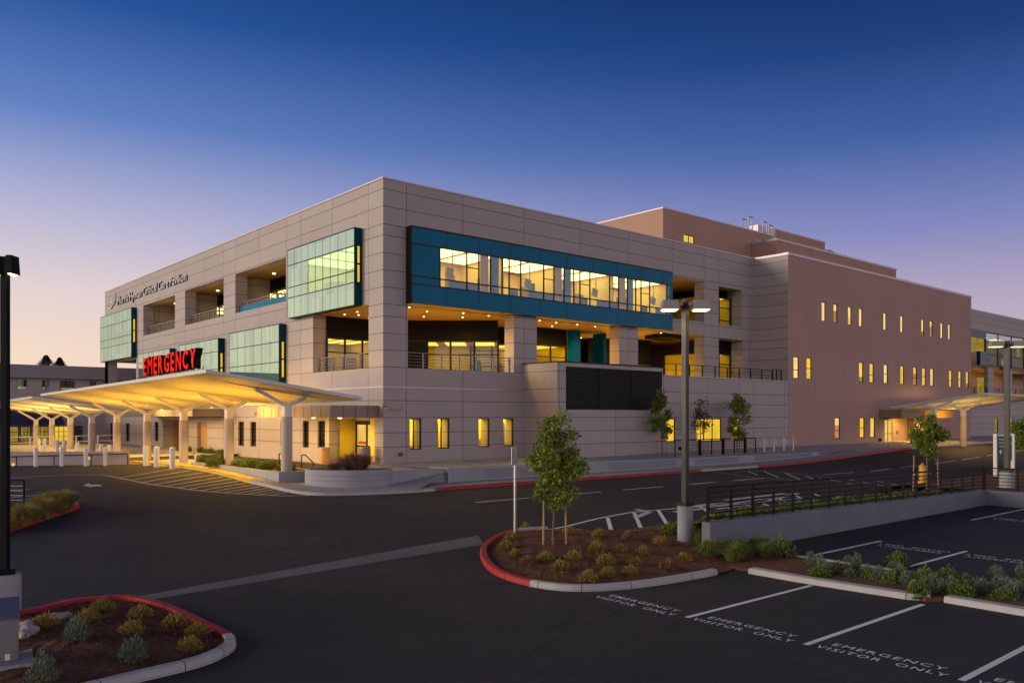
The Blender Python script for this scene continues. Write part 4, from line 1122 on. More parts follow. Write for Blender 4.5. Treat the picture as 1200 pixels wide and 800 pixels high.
# ------------------------------------------------------------------ planting helpers
def leaf_quad(m, p, d, n, L, W):
    s = d.cross(n).normalized()*(W/2); tip = p+d*L; mid = p+d*(L*.5)+n*(L*.08)
    b = len(m.v); m.v.extend([tuple(p), tuple(mid-s), tuple(tip), tuple(mid+s)]); m.f.append([b, b+1, b+2, b+3]); m.mi.append(m.m)
def rvec(rg):
    while True:
        v = Vector((rg.uniform(-1, 1), rg.uniform(-1, 1), rg.uniform(-1, 1)))
        if .05 < v.length < 1: return v.normalized()
def mound_mesh(name, mat, r, h, n, L, W, seed, upright=.35):
    rg = random.Random(seed); m = MB()
    lobes = [(rg.uniform(0, 2*pi), rg.uniform(.1, .35)) for _ in range(5)]
    for k in range(n):
        t = rg.uniform(0, 2*pi); ph = math.acos(rg.uniform(0.0, 1)); d = Vector((sin(ph)*cos(t), sin(ph)*sin(t), cos(ph)))
        rr = rg.uniform(.45, 1.0)*(1+sum(a*.35*cos(t-b) for b, a in lobes)+rg.uniform(-.1, .1))
        p = Vector((d.x*r*rr, d.y*r*rr, max(.01, d.z*h*rr)))
        dd = (d*.8+rvec(rg)*.7+Vector((0, 0, upright))).normalized()
        leaf_quad(m, p-dd*L*.5, dd, rvec(rg), L*rg.uniform(.6, 1.3), W*rg.uniform(.7, 1.3))
    for k in range(7):
        t = rg.uniform(0, 2*pi); m.cyl((0, 0, -.03), (cos(t)*r*.5, sin(t)*r*.5, h*.6), .012, .005, 4, False)
    return m
def tuft_mesh(n, h, spread, w, seed, droop=.5):
    rg = random.Random(seed); m = MB()
    for k in range(n):
        t = rg.uniform(0, 2*pi); r0 = rg.uniform(0, spread*.35); a = rg.uniform(.1, 1); hh = h*rg.uniform(.6, 1.1)
        b = Vector((cos(t)*r0, sin(t)*r0, 0)); o = Vector((cos(t), sin(t), 0)); s = Vector((-sin(t), cos(t), 0))*(w/2)
        p1 = b+o*(spread*.35*a)+Vector((0, 0, hh*.65)); p2 = b+o*(spread*a)+Vector((0, 0, hh*(1-droop*a)))
        i = len(m.v); m.v.extend([tuple(b-s), tuple(b+s), tuple(p1+s*.8), tuple(p1-s*.8), tuple(p2)])
        m.f.append([i, i+1, i+2, i+3]); m.f.append([i+3, i+2, i+4]); m.mi += [0, 0]
    return m
LIB = {}
def lib(key, fn, mat):
    if key not in LIB:
        o = fn().build('foliage', mat, None, org=(0, 0, 0)); LIB[key] = o.data; bpy.data.objects.remove(o)
    return LIB[key]
def plant(key, name, label, cat, loc, group, s=1.0, rz=0.0, sz=None):
    o = bpy.data.objects.new(name, LIB[key]); COL.objects.link(o); o.location = loc; o.scale = (s, s, sz or s); o.rotation_euler = (0, 0, rz)
    return tag(o, label, cat, group)
for i in range(3):
    lib('gold%d' % i, lambda i=i: mound_mesh('g', 'gold', .40, .42, 1300, .10, .042, 10+i), 'gold')
    lib('rust%d' % i, lambda i=i: mound_mesh('g', 'rust', .40, .42, 1300, .10, .042, 20+i), 'rust')
    lib('sage%d' % i, lambda i=i: mound_mesh('g', 'sage', .33, .60, 900, .13, .03, 30+i, .9), 'sage')
    lib('hedge%d' % i, lambda i=i: mound_mesh('g', 'hedge', .55, .60, 1100, .12, .06, 40+i, .6), 'hedge')
    lib('grass%d' % i, lambda i=i: tuft_mesh(600, .70, .72, .018, 50+i, .7), 'grass')
lib('purple', lambda: tuft_mesh(900, 1.05, 1.55, .03, 60, .6), 'purple')
lib('greygrass', lambda: tuft_mesh(350, .45, .5, .014, 61, .6), 'sage')
lib('goldgrass', lambda: tuft_mesh(900, .75, .85, .022, 62, .6), 'goldblade')

def mulch_bed(name, rim, crown, chips, seed, extra=0.0, zf=S):
    cx = sum(p[0] for p in rim)/len(rim); cy = sum(p[1] for p in rim)/len(rim); n = len(rim); m = MB(); rg = random.Random(seed)
    R = 14; idx = []
    def hz(x, y, t): return zf(x, y)+.03+(crown+.07)*(1-t**2)+.025*min(1, 3*(1-t))*math.sin(x*7+seed)*math.cos(y*6)+.015*min(1, 3*(1-t))*math.sin(x*17)*math.sin(y*19)
    for r in range(R+1):
        t = r/R; row = []
        for p in rim:
            x = lerp(cx, p[0], t); y = lerp(cy, p[1], t); row.append(len(m.v)); m.v.append((x, y, hz(x, y, t)))
        idx.append(row)
    for r in range(R):
        for i in range(n):
            j = (i+1) % n; m.f.append([idx[r][i], idx[r+1][i], idx[r+1][j], idx[r][j]]); m.mi.append(0)
    for k in range(chips):
        t = math.sqrt(rg.random())*.93; u = rg.random()*n; i = int(u) % n; f = u-int(u); a, b = rim[i], rim[(i+1) % n]
        ex, ey = lerp(a[0], b[0], f), lerp(a[1], b[1], f); x, y = lerp(cx, ex, t), lerp(cy, ey, t)
        p = Vector((x, y, hz(x, y, t)+.012)); d = rvec(rg); d.z *= .35; d.normalize()
        leaf_quad(m, p, d, (Vector((0, 0, 1))+rvec(rg)*.5).normalized(), rg.uniform(.04, .12), rg.uniform(.02, .05))
    o = m.build(name, 'mulch', None, org=(0, 0, 0)); o['kind'] = 'structure'
    return lambda x, y: min(hz(x, y, min(1, .5)), 9) if False else zf(x, y)+.03+(crown+.07)*(1-min(1, _rt(x, y, rim, cx, cy))**2)
def _rt(x, y, rim, cx, cy):
    th = math.atan2(y-cy, x-cx); best = None
    for p in rim:
        d = abs((math.atan2(p[1]-cy, p[0]-cx)-th+pi) % (2*pi)-pi)
        if best is None or d < best[0]: best = (d, hypot(p[0]-cx, p[1]-cy))
    return hypot(x-cx, y-cy)/max(.1, best[1])
def on_bed(px, py, bz):
    d = ray(px, py); k = 5.0
    while k < 120:
        x, y, z = CA+k*d[0], CB+k*d[1], CZ+k*d[2]
        if z < bz(x, y): return (x, y, z)
        k *= 1.0015
    return (x, y, z)

# centre island
isl = pxl([(640, 621.5), (607, 623.5), (585, 629), (567, 640), (562, 650), (566, 662), (580, 674), (612, 685), (660, 692.5), (715, 692), (780, 684.5)])+[(-6.6, -28.05), (-4.9, -27.3), (-3.6, -25.9), (-2.6, -24.2), (-2.2, -22.6)]+pxl([(750, 622.5), (700, 621.5)])
rim = smooth_path(isl, 5, True)
# open the back of the kerb where planting runs on to the wall
kerb_n = 5*11-1
curb_sweep(rim[:kerb_n+1], mats=lambda i: 1 if 5 < i < 36 else 0, inward=1, name='kerb', w=.2)
bz1 = mulch_bed('mulch_bed', rim, .22, 5200, 3)
sh1 = [(283-0, 0)]
shp = [(638-24, 620), (600, 632), (591, 643), (601, 652), (619, 660), (641, 656), (655, 667), (670, 655), (666, 626), (698, 645), (702, 628), (726, 646), (737, 633), (709, 660), (744, 661), (757, 649), (775, 638), (801, 656), (782, 666), (737, 672), (711, 674), (688, 680)]
order = sorted(range(len(shp)), key=lambda i: (-shp[i][1]))
front = [i for i in order[:7]]; midr = order[7:15]; back = order[15:]
for nm, grp in (('front', front), ('middle', midr), ('back', back)):
    for k, i in enumerate(sorted(grp, key=lambda i: shp[i][0])):
        px, py = shp[i]; p = on_bed(px, py, bz1); rust = i in (4, 18, 12)
        plant(('rust%d' if rust else 'gold%d') % (i % 3), 'shrub', '%s dwarf shrub, %s from the left in the %s row, centre mulch island' % ('rusty' if rust else 'golden green', ORDW[k], nm), 'shrub', (p[0], p[1], p[2]-.04), 'dwarf shrubs in the centre island', random.uniform(.58, .74), random.uniform(0, 6))
# near left island
isl2 = pxl([(150, 704), (182, 709), (212, 719), (245, 735), (268, 746), (277, 754), (273, 764), (240, 780), (170, 798)])+[(-23.2, -27.6), (-26, -27.4), (-27.5, -25.5), (-27, -22.8), (-24.5, -22.0)]+pxl([(22, 722), (75, 710.5), (115, 705.5)])
rim2 = smooth_path(isl2, 5, True)
curb_sweep(rim2, mats=lambda i: 1 if (i < 22 or i > 65) else 0, closed=True, inward=-1, name='kerb', w=.2)
bz2 = mulch_bed('mulch_bed', rim2, .12, 5200, 5)
s2 = [('gold', 120, 715, 'golden green shrub at the back of the left island, beside the red kerb'), ('gold', 105, 727, 'golden green shrub just left of and below the rearmost one in the left island'),
      ('gold', 164, 722, 'golden green shrub by the red kerb, in the middle of the left island back edge'), ('gold', 203, 733, 'large golden green shrub by the right red kerb of the left island'),
      ('gold', 155, 742, 'orange green shrub in the middle of the left island'), ('gold', 229, 743, 'small golden shrub under the red kerb end of the left island'),
      ('gold', 225, 761, 'small golden shrub nearest the grey tip of the left island'), ('gold', 50, 735, 'green shrub beside the pale stones in the left island'),
      ('sage', 92, 748, 'grey green bushy plant left of centre in the left island'), ('sage', 155, 773, 'grey green bushy plant nearest the front kerb of the left island'), ('sage', 52, 796, 'grey green bushy plant in front of the steel cabinet')]
for i, (k, px, py, lb) in enumerate(s2):
    p = on_bed(px, py, bz2); sc_ = 1.0 if k == 'gold' else 1.12
    plant('%s%d' % (k, i % 3), 'shrub', lb, 'shrub', (p[0], p[1], p[2]-.04), 'plants in the left island', sc_*random.uniform(.58, .68), random.uniform(0, 6))
rg = random.Random(4)
for i, (px, py, s_) in enumerate(((27, 742, .17), (32, 737, .14), (38, 741, .13), (30, 747, .12), (68, 727, .15), (75, 724, .12), (25, 735, .1))):
    p = on_bed(px, py, bz2); m = MB(); m.sphere((0, 0, 0), s_, 14, 9, .7)
    m.v = [tuple(c*(1+.16*math.sin(v[0]*23+i)+.14*math.sin(v[1]*29+2*i)+.12*math.sin(v[2]*31)) for c in v) for v in m.v]
    o = m.build('stone', 'stone', None, org=(0, 0, 0)); o.location = (p[0], p[1], p[2]+s_*.35)
    tag(o, 'pale rounded stone on the mulch beside the left lamp base, %s from the left' % ORDW[sorted((27, 32, 38, 30, 68, 75, 25)).index(px)], 'stone', 'pale stones in the left island')
# far left island
l3 = pxl([(94, 594.5), (80, 600.5), (55, 609), (25, 619), (0, 626.5)])+[(-23.5, -14.5), (-27, -13), (-27, -9), (-23.5, -8)]+pxl([(10, 604), (40, 598), (75, 589)])
rim3 = smooth_path(l3, 5, True)
curb_sweep(rim3, mats=lambda i: 1 if i < 26 else 0, closed=True, inward=-1 if sum((b[0]-a[0])*(b[1]+a[1]) for a, b in zip(rim3, rim3[1:])) > 0 else 1, name='kerb', w=.2)
bz3 = mulch_bed('mulch_bed', rim3, .1, 800, 8)
for i, (px, py) in enumerate(((70, 598), (62, 601), (50, 605), (38, 609), (27, 613), (16, 617), (55, 598), (5, 619), (75, 595))):
    p = on_bed(px, py, bz3)
    plant('goldgrass' if i % 2 == 0 else 'gold%d' % (i % 3), 'ornamental_grass', '%s clump in the far left red kerbed island, %s plant from the right' % ('yellow green grass' if i % 2 == 0 else 'golden shrub', ORDW[[8-j for j in [7, 6, 4, 3, 2, 1, 5, 0, 8]][i]]), 'plant', p, 'plants in the far left island', 1.0+.15*(i == 0), i)

# planting strip between the two rows of stalls
strip = [(-6.1, -27.7), (-6.05, -33.0), (-5.75, -33.3), (-5.75, -48), (-3.25, -48), (-3.25, -27.0), (-4.6, -26.4)]
rim4 = []
for a, b in zip(strip, strip[1:]+strip[:1]):
    n_ = max(1, int(hypot(b[0]-a[0], b[1]-a[1])/.6))
    rim4 += [(lerp(a[0], b[0], i/n_), lerp(a[1], b[1], i/n_)) for i in range(n_)]
m = MB(); m.prism(strip, -1.7, -1.36); struct('planting_strip', m, 'mulch')
curb_sweep([(-6.3, -28.5), (-6.3, -30.4), (-6.2, -32.6), (-5.95, -33.05)], name='kerb', w=.32, h=.14, inward=1)
curb_sweep([(-5.85, -33.3), (-5.95, -36), (-5.95, -48)], name='kerb', w=.32, h=.14, inward=1)
curb_sweep([(-3.2, -48), (-3.2, -27.8)], name='kerb', w=.16, h=.12, inward=1)
rg = random.Random(9)
lav = [(953, 664), (965, 668), (980, 671), (995, 675), (1012, 673), (1030, 680), (1043, 684), (1052, 679), (1062, 686), (1075, 690), (1085, 684), (1092, 690), (1105, 692), (1120, 694), (1135, 690), (1150, 695), (1165, 690), (1178, 694), (1190, 688), (1198, 697), (1005, 662), (978, 658), (1048, 668), (1110, 680), (1170, 680), (1185, 700)]
lav += [(px+rg.uniform(-9, 9), py+rg.uniform(-9, 9)) for px, py in lav]
lav = [q for q in lav if q[1] > 658 and q[1] < 704]
for i, (px, py) in enumerate(lav):
    p = PZ_ = None
    d = ray(px, py); k = (-1.38-CZ)/d[2]; p = (CA+k*d[0], CB+k*d[1], -1.42)
    j = sorted(q[0] for q in lav).index(px); lowg = i % 4 == 2
    plant(('hedge%d' if lowg else 'sage%d') % (i % 3), 'strip_shrub', '%s in the parking strip, %s plant from the left' % ('low dark green shrub' if lowg else 'spiky grey green shrub', ORDW[j]), 'shrub', p, 'shrubs in the parking strip', rg.uniform(.5, .68), i, rg.uniform(.42, .72))

# ------------------------------------------------------------------ retaining wall of the lower car park, railing, strip behind
wt = lambda x: lerp(-.43, -.72, (x+4.8)/21.5)
rw = thing('retaining_wall', 'grey concrete retaining wall under the black railing beside the lower parking', 'wall', (6, -26.2, -1.45))
m = MB(); xs = frange(-4.8, 16.7, 2.15)
for a, b in zip(xs, xs[1:]):
    m.add([(a, -26.2, -1.6), (b, -26.2, -1.6), (b, -26.2, wt(b)), (a, -26.2, wt(a)), (a, -25.9, wt(a)), (b, -25.9, wt(b)), (b, -25.9, -1.6), (a, -25.9, -1.6)], [(0, 1, 2, 3), (3, 2, 5, 4), (4, 5, 6, 7)])
m.add([(-4.8, -26.2, -1.6), (-4.8, -26.2, wt(-4.8)), (-4.8, -25.9, wt(-4.8)), (-4.8, -25.9, -1.6)], [(0, 1, 2, 3)])
m.box(16.7, 17.0, -50, -25.9, -1.6, -.72)
m.build('wall_body', 'darkconcrete', rw)
rl = thing('railing', 'long black steel railing of thin bars on top of the retaining wall', 'railing', (-4.7, -26.05, -.43))
up = Vector((0, 0, 1)); NB = 18
A = Vector((-4.7, -26.05, wt(-4.7))); B = Vector((16.8, -26.05, wt(16.8)))
for k in range(NB+1):
    e = A.lerp(B, k/NB); MB().bar(e, e+up*1.03, .075, .075).build('post', 'black', rl)
for k in range(7):
    h = 1.03-.155*k if k else 1.04
    wd = .06 if k == 0 else .036
    MB().bar(A+up*h, B+up*h, wd, wd).build('bar', 'black', rl)
rl2 = thing('railing', 'short black steel railing returning along the right end of the lower parking', 'railing', (16.85, -26.2, -.72))
A = Vector((16.85, -26.1, -.72)); B = Vector((16.85, -37.1, -.72))
for k in range(9):
    e = A.lerp(B, k/8+.003); MB().bar(e, e+up*1.03, .06, .06).build('post', 'black', rl2)
for k in range(7): MB().bar(A+up*(1.04-.155*k), B+up*(1.04-.155*k), .06 if k == 0 else .028).build('bar', 'black', rl2)
def bankz(x, y):
    t = sm(-26, -22.0, y); return lerp(wt(min(16.7, max(-4.8, x)))-.10, S(x, -22)+.02, t)
struct('planted_bank', grid_mesh(frange(-3.2, 17, 1.2), frange(-25.9, -21.6, .6), bankz), 'mulch')
struct('right_bank', grid_mesh(frange(17, 60, 2), frange(-50, -20.6, 1.6), lambda x, y: max(S(x, -20.6)+.06, -.75) if y < -21.5 else S(x, y)+.05), 'mulch')
hp = []
x = -2.4
k = 0
while x < 13.6:
    for y in (-25.3, -24.3):
        hp.append((x+rg.uniform(-.2, .2), y+rg.uniform(-.2, .2)))
    x += .95
for i, (x, y) in enumerate(hp):
    plant('hedge%d' % (i % 3), 'hedge_shrub', 'low green hedge shrub behind the black railing, %s row, %s from the left' % ('front' if i % 2 == 0 else 'back', ORDW[i//2]), 'shrub', (x, y, bankz(x, y)-.1), 'hedge shrubs behind the railing', rg.uniform(.8, 1.05), i, rg.uniform(.55, .8))
# grasses round the lamp base and the wall end
gp = [(-4.0, -25.3), (-3.3, -25.0), (-4.7, -26.5), (-4.2, -26.9), (-3.5, -27.0), (-2.9, -24.2), (-3.4, -23.6), (-5.4, -26.6), (-4.9, -27.2), (-4.1, -27.6), (-3.6, -27.8), (-5.4, -27.4)]
for i, (x, y) in enumerate(gp):
    kk = 'hedge%d' % (i % 3) if i in (3, 6, 10) else 'grass%d' % (i % 3)
    plant(kk, 'ornamental_grass', '%s by the centre lamp and wall end, %s plant from the back' % ('round green shrub' if 'hedge' in kk else 'bright green grass tuft', ORDW[sorted((-g[1], j) for j, g in enumerate(gp)).index((-y, i))]), 'plant', (x, y, S(x, y)+.08), 'grasses by the centre lamp', rg.uniform(.7, .95), i)

# ------------------------------------------------------------------ drive canopies
def canopy(name, label, axis_fn, y0, y1, xh, xl, zh0, zl0, slope, cols, colw=.54, sign=False, ltone=1.0, ground=lambda y: 0, orgp=(0, 0, 0)):
    """mono pitch canopy; local u = along, v = across (high edge at xh, low edge at xl); axis_fn maps (v,u,z) to world"""
    root = thing(name, label, 'canopy', orgp)
    W = lambda v, u, z: axis_fn(v, u, z)
    zt = lambda v, u: lerp(zh0, zl0, (v-xh)/(xl-xh))-slope*(u-y0)
    def slab(mb, va, vb, ua, ub, top, bot, va2=None, vb2=None, ua2=None, ub2=None):
        va2 = va if va2 is None else va2; vb2 = vb if vb2 is None else vb2; ua2 = ua if ua2 is None else ua2; ub2 = ub if ub2 is None else ub2
        T = [W(v, u, zt(v, u)+top) for v, u in ((va, ua), (vb, ua), (vb, ub), (va, ub))]
        B = [W(v, u, zt(v, u)+bot) for v, u in ((va2, ua2), (vb2, ua2), (vb2, ub2), (va2, ub2))]
        mb.add(T+B, [(0, 1, 2, 3), (7, 6, 5, 4), (0, 4, 5, 1), (1, 5, 6, 2), (2, 6, 7, 3), (3, 7, 4, 0)])
    m = MB(); slab(m, xh, xl, y0, y1, 0, -.16); m.build('roof_edge', 'canwhite', root)
    m = MB(); slab(m, xh+.15*(1 if xl > xh else -1), xl-.15*(1 if xl > xh else -1), y0+.15, y1-.15, -.163, -.21, xh+1.3*(1 if xl > xh else -1), xl-1.1*(1 if xl > xh else -1), y0+1.2, y1-1.2); m.build('roof_soffit', 'canwhite', root)
    sg = 1 if xl > xh else -1
    m = MB(); k = 0
    while y0+1.6+2.4*k < y1-1.4:
        uu = y0+1.6+2.4*k; k += 1
        a, b = xh+1.4*sg, xl-1.2*sg; m.add([W(a, uu-.012, zt(a, uu)-.213), W(b, uu-.012, zt(b, uu)-.213), W(b, uu+.012, zt(b, uu)-.213), W(a, uu+.012, zt(a, uu)-.213)], [(0, 1, 2, 3)])
    m.build('soffit_seam', 'headgrey', root)
    for u, v, gz in cols:
        # girder across at the column, then the Y arms
        m = MB(); a, b = xh+1.0*sg, xl-.7*sg
        st_ = [(a, .212), (v-1.75*sg, .27), (v+1.15*sg, .27), (b, .212)]
        for (va_, da), (vb_, db) in zip(st_, st_[1:]):
            T = []
            for vv, dd_ in ((va_, da), (vb_, db)):
                for uu, zz in ((u-.2, -.205), (u+.2, -.205), (u+.14, -dd_), (u-.14, -dd_)): T.append(W(vv, uu, zt(vv, uu)+zz))
            m.add(T, [(0, 4, 5, 1), (1, 5, 6, 2), (2, 6, 7, 3), (3, 7, 4, 0)])
        m.build('girder', 'canwhite', root)
        zc = 2.73-.0165*(u-cols[0][0])+cols_z
        cl = MB(); cl.prism([W(v+colw/2*cos(pi*k/24), u+colw/2*sin(pi*k/24), 0)[:2] for k in range(48)], gz-.4, zc); cl = cl.build('column', 'column', root)
        MB().box(*[f for pr in zip(W(v-.19, u-.19, 0)[:2], W(v+.19, u+.19, 0)[:2]) for f in pr], zc, zc+.62).build('column_neck', 'white', cl)
        for dv in (-1.62*sg, 1.0*sg):
            m = MB(); vv = v+dv; m.bar(W(v, u, zc+.50), W(vv, u, zt(vv, u)-.30), .20, .18); m.build('arm', 'white', cl)
    return root, zt, W
cols_z = 0
cy = [-3.25+7.26*k for k in range(9)]
cg = [.12, -.1, -.3, -.35, -.35, -.3, -.3, -.3, -.3]
can1, zt1, W1_ = canopy('drive_canopy', 'large pale mono pitch canopy on Y columns carrying the red rooftop letters', lambda v, u, z: (v, u, z), -5.25, 28.0, -12.2, -4.45, 4.80, 3.72, .0122, [(cy[k], -7.5, cg[k]) for k in range(5)], orgp=(-7.5, 10, -.3))
cols_z = -.6
can2, zt2, W2_ = canopy('drive_canopy', 'smaller rear canopy on Y columns beyond the lettered canopy', lambda v, u, z: (v, u, z), 31.2, 62.0, -12.2, -4.45, 4.28, 3.3, .0122, [(cy[k], -7.5, cg[k]) for k in range(5, 9)], orgp=(-7.5, 45, -.3))
# unseen lamps without fixtures: downlights below the roof, uplights standing between the columns
for k in range(5):
    y = cy[k]+ (3.6 if k < 4 else 1.0)
    if k < 4:
        for vx in (-9.7, -6.2):
            zz = zt1(vx, y)-.37
            spot((vx, y, zz-.1), (vx, y, 0), 1300 if vx > -8 else 480, (1, .56, .09), 135, .7, .1)
    if k > 0: spot((-8.9, cy[k]-3.6, .7), (-8.9, cy[k]-3.6, 4.2), 1000, (1, .47, .025), 155, .9, .3)
for k in range(5, 8):
    y = cy[k]+3.6
    zz = zt2(-8.6, y)-.37
    spot((-8.6, y, zz-.1), (-8.6, y, 0), 700, (1, .58, .12), 165, .7, .1)
    spot((-8.8, cy[k]+3.4, .6), (-8.8, cy[k]+3.4, 4.2), 1100, (1, .60, .14), 150, .9, .25)
for y in (9.5, 14.5, 19.5, 25, 30): spot((-4.7, y, 3.1), (0, y, 1.5), 850, (1, .57, .12), 140, .9, .25)  # wall washers added, no fixtures, to warm the lower facade

# red letters on the canopy roof
sgn = thing('rooftop_letters', 'red illuminated EMERGENCY channel letters standing on the front canopy roof', 'sign', (-11.9, 0, 4.8))
word = 'EMERGENCY'; ya, yb = 3.95, -3.85
vs_all = []
wds = []
for ch in word:
    vs, fs = text_mesh(ch, 1.2, offset=.03); wds.append(max(v.x for v in vs)-min(v.x for v in vs)+.34)
tot = sum(wds)
u = ya
for ch, wd in zip(word, wds):
    ww = (ya-yb)*wd/tot; z0 = zt1(-11.9, u)+.22
    ret = text_mb(ch, 1.2, (-11.9, u-.04, z0), (0, -1, 0), (0, 0, 1), (-1, 0, 0), width=ww*(wd-.27)/wd, height=.92, extrude=.17, offset=.004 if ch == 'M' else .03)
    ret = ret.build('letter', 'black', sgn)
    text_mb(ch, 1.2, (-12.076, u-.05, z0+.012), (0, -1, 0), (0, 0, 1), (-1, 0, 0), width=ww*(wd-.30)/wd, height=.89, extrude=.004, offset=0.0 if ch == 'M' else .022).build('letter_face', 'redled', ret)
    u -= ww
m = MB()
for k in range(15):
    yy = lerp(ya, yb, k/14); m.bar((-11.8, yy, zt1(-11.8, yy)), (-11.8, yy, zt1(-11.8, yy)+.28), .05)
m.bar((-11.8, ya, zt1(-11.8, ya)+.13), (-11.8, yb, zt1(-11.8, yb)+.13), .09, .06); m.build('raceway', 'headgrey', sgn)

# canopy at the stucco block entrance
x0c = 50.2
lo = PX(1043, 476.5, x0c); hi = PX(1155, 460, x0c)
cols_z = .15
yc = -10.2
xa = PY(1094, 500, yc)[0]; xb = PY(1129, 500, yc)[0]
can3, zt3, W3_ = canopy('drive_canopy', 'far right pale canopy on Y columns before the stucco block door', lambda v, u, z: (u, v, z), x0c, x0c+16, hi[1], lo[1], hi[2], lo[2], 0.0, [(xa, yc, -.1), (xb, yc, -.1)], orgp=(56, yc, 0))
for x, yv in ((xa+3.4, yc-1), (xb+3.0, yc)):
    spot((x, yv, zt3(yv, x)-.5), (x, yv, 0), 520, (1, .60, .16), 165, .7, .15); spot((x, yv, .8), (x-.3, yv, 4.4), 420, (1, .62, .2), 150, .9, .25)

# ------------------------------------------------------------------ planters, bollards and forecourt furniture
def path_wall(mb, path, w, zb, ztop, closed=False):
    pts = [Vector((p[0], p[1])) for p in path]; n = len(pts); nr = []
    for i in range(n):
        a = pts[(i-1) % n] if closed or i else pts[i]; b = pts[(i+1) % n] if closed or i < n-1 else pts[i]
        d = (b-a).normalized(); nr.append(Vector((-d.y, d.x)))
    for i in range(n if closed else n-1):
        j = (i+1) % n; o = [pts[i], pts[j], pts[j]+nr[j]*w, pts[i]+nr[i]*w]
        mb.add([(p.x, p.y, z) for z in (zb, ztop) for p in o], [(4, 5, 6, 7), (0, 1, 5, 4), (2, 3, 7, 6), (0, 3, 2, 1)]+([] if closed or 0 < i < n-2 else [(1, 2, 6, 5), (3, 0, 4, 7)]))
oc = PX(400, 552, -3.4); 
ocx, ocy = -3.3, -4.6
pl = thing('oval_planter', 'oval grey concrete planter with purple fountain grass before the corner', 'planter', (ocx, ocy, -.7))
dv = (RV[0], RV[1]); df = (FV[0], FV[1])
oc_ = G(401, 572, .13)
ocx, ocy = oc_[0]+df[0]*1.5, oc_[1]+df[1]*1.5
ov = [(ocx+dv[0]*2.05*cos(t)+df[0]*1.45*sin(t), ocy+dv[1]*2.05*cos(t)+df[1]*1.45*sin(t)) for t in [2*pi*k/96 for k in range(96)]]
ztp = CZ-(551-HOR)/F_PX*(hypot(0, 1)*((ocx-CA)*FV[0]+(ocy-CB)*FV[1]-1.4))
m = MB(); path_wall(m, ov, .18, -1.1, ztp, True); m.build('planter_wall', 'concrete2', pl)
m = MB()
for zz in (.22, .45): 
    path_wall(m, [(ocx+(p[0]-ocx)*1.006, ocy+(p[1]-ocy)*1.006) for p in ov], .01, ztp-.72+zz, ztp-.70+zz, True)
m.build('reveal', 'darkconcrete', pl)
m = MB(); m.prism([(ocx+(p[0]-ocx)*.93, ocy+(p[1]-ocy)*.93) for p in ov], -1.0, ztp-.07); m.build('planter_soil', 'mulch', pl)
for i, (px, py, k, s_, lb) in enumerate(((407, 551, 'purple', .95, 'tall arching purple fountain grass in the oval planter'), (375, 552, 'greygrass', 1.0, 'grey green grass at the left end of the oval planter'), (390, 552, 'purple', .5, 'small purplish grass left of the tall one in the oval planter'),
        (399, 553, 'greygrass', .8, 'small grey grass in front of the tall purple grass'), (424, 552, 'purple', .6, 'reddish grass at the right end of the oval planter'))):
    d = ray(px, py); kk = (ztp-.07-CZ)/d[2]
    x, y = CA+kk*d[0], CB+kk*d[1]; x = ocx+(x-ocx)*.6; y = ocy+(y-ocy)*.6
    if k == 'purple' and s_ > .9: x, y = ocx+dv[0]*.35, ocy+dv[1]*.35
    plant(k, 'ornamental_grass', lb, 'grass', (x, y, ztp-.08), 'grasses in the oval planter', s_, i)
m = MB(); 
a = PX(352, 0, 0)
sidew = thing('planter_link_wall', 'short grey concrete wall joining the oval planter to the plaza wall', 'wall', (-.9, -6.6, -.6))
q0 = (ocx+dv[0]*2.0, ocy+dv[1]*2.0); q1 = (-.9, -7.2)
m = MB(); path_wall(m, [q0, q1], .3, -1.2, E_(0)+.06); m.box(-2.4, -.55, -7.36, -6.5, -1.2, E_(0)+.055); m.build('wall_body', 'concrete2', sidew)
# long planter between the first columns
def pfl(px, py, z): d = ray(px, py); k = (z-CZ)/d[2]; return (CA+k*d[0], CB+k*d[1])
b0, b1 = (-8.35, -4.05), (-8.35, 7.2)
lp = thing('long_planter', 'long low grey concrete planter with rounded shrubs between the canopy columns', 'planter', (-7.2, 1.5, -.3))
m = MB(); path_wall(m, [(-8.4, 7.4), (-8.4, -4.3), (-6.2, -4.3)], .22, -1.0, .10); m.box(-6.42, -6.2, -4.05, 7.4, -1, .10); m.build('planter_wall', 'concrete2', lp)
m = MB(); m.box(-8.15, -6.45, -4.05, 7.3, -.6, .04); m.build('planter_soil', 'mulch', lp)
for i in range(12):
    y = -2.2+.82*i
    plant('hedge%d' % (i % 3), 'shrub', 'rounded green shrub in the long planter under the canopy, %s from the oval planter end' % ORDW[i], 'shrub', (-7.35+.35*(-1)**i-(0.1 if abs(y-4) > .6 else .8), y, .0), 'shrubs in the long planter', rg.uniform(.8, 1.0), i)
for i in range(5):
    plant('hedge%d' % (i % 3), 'shrub', 'low green shrub by the wall behind the far canopy columns, %s from the right' % ORDW[i], 'shrub', (-1.2, 21.5+2.2*i, -.35), 'shrubs by the rear entrance wall', 1.0, i)
def bollard_mesh():
    m = MB(); m.cyl((0, 0, -.2), (0, 0, .98), .135, .135, 16, False); m.sphere((0, 0, .98), .135, 16, 8, .55); return m
bol = bollard_mesh()
def bollard(loc, label, group, s=1.0):
    if 'bol' not in LIB: LIB['bol'] = None
    global BOL
    if LIB['bol'] is None:
        o = bol.build('bollard', 'white', None, org=(0, 0, 0), smooth=True); LIB['bol'] = o.data
    else:
        o = bpy.data.objects.new('bollard', LIB['bol']); COL.objects.link(o)
    o.location = loc; o.scale = (s, s, 1.05); tag(o, label, 'bollard', group)
for i, p in enumerate(((171, 543.5), (183.5, 545), (202, 546.5))):
    g = G(*p, .1); bollard(g, 'white bollard on the yellow kerb under the canopy, %s from the left' % ORDW[i], 'bollards on the yellow kerb', 1.1)
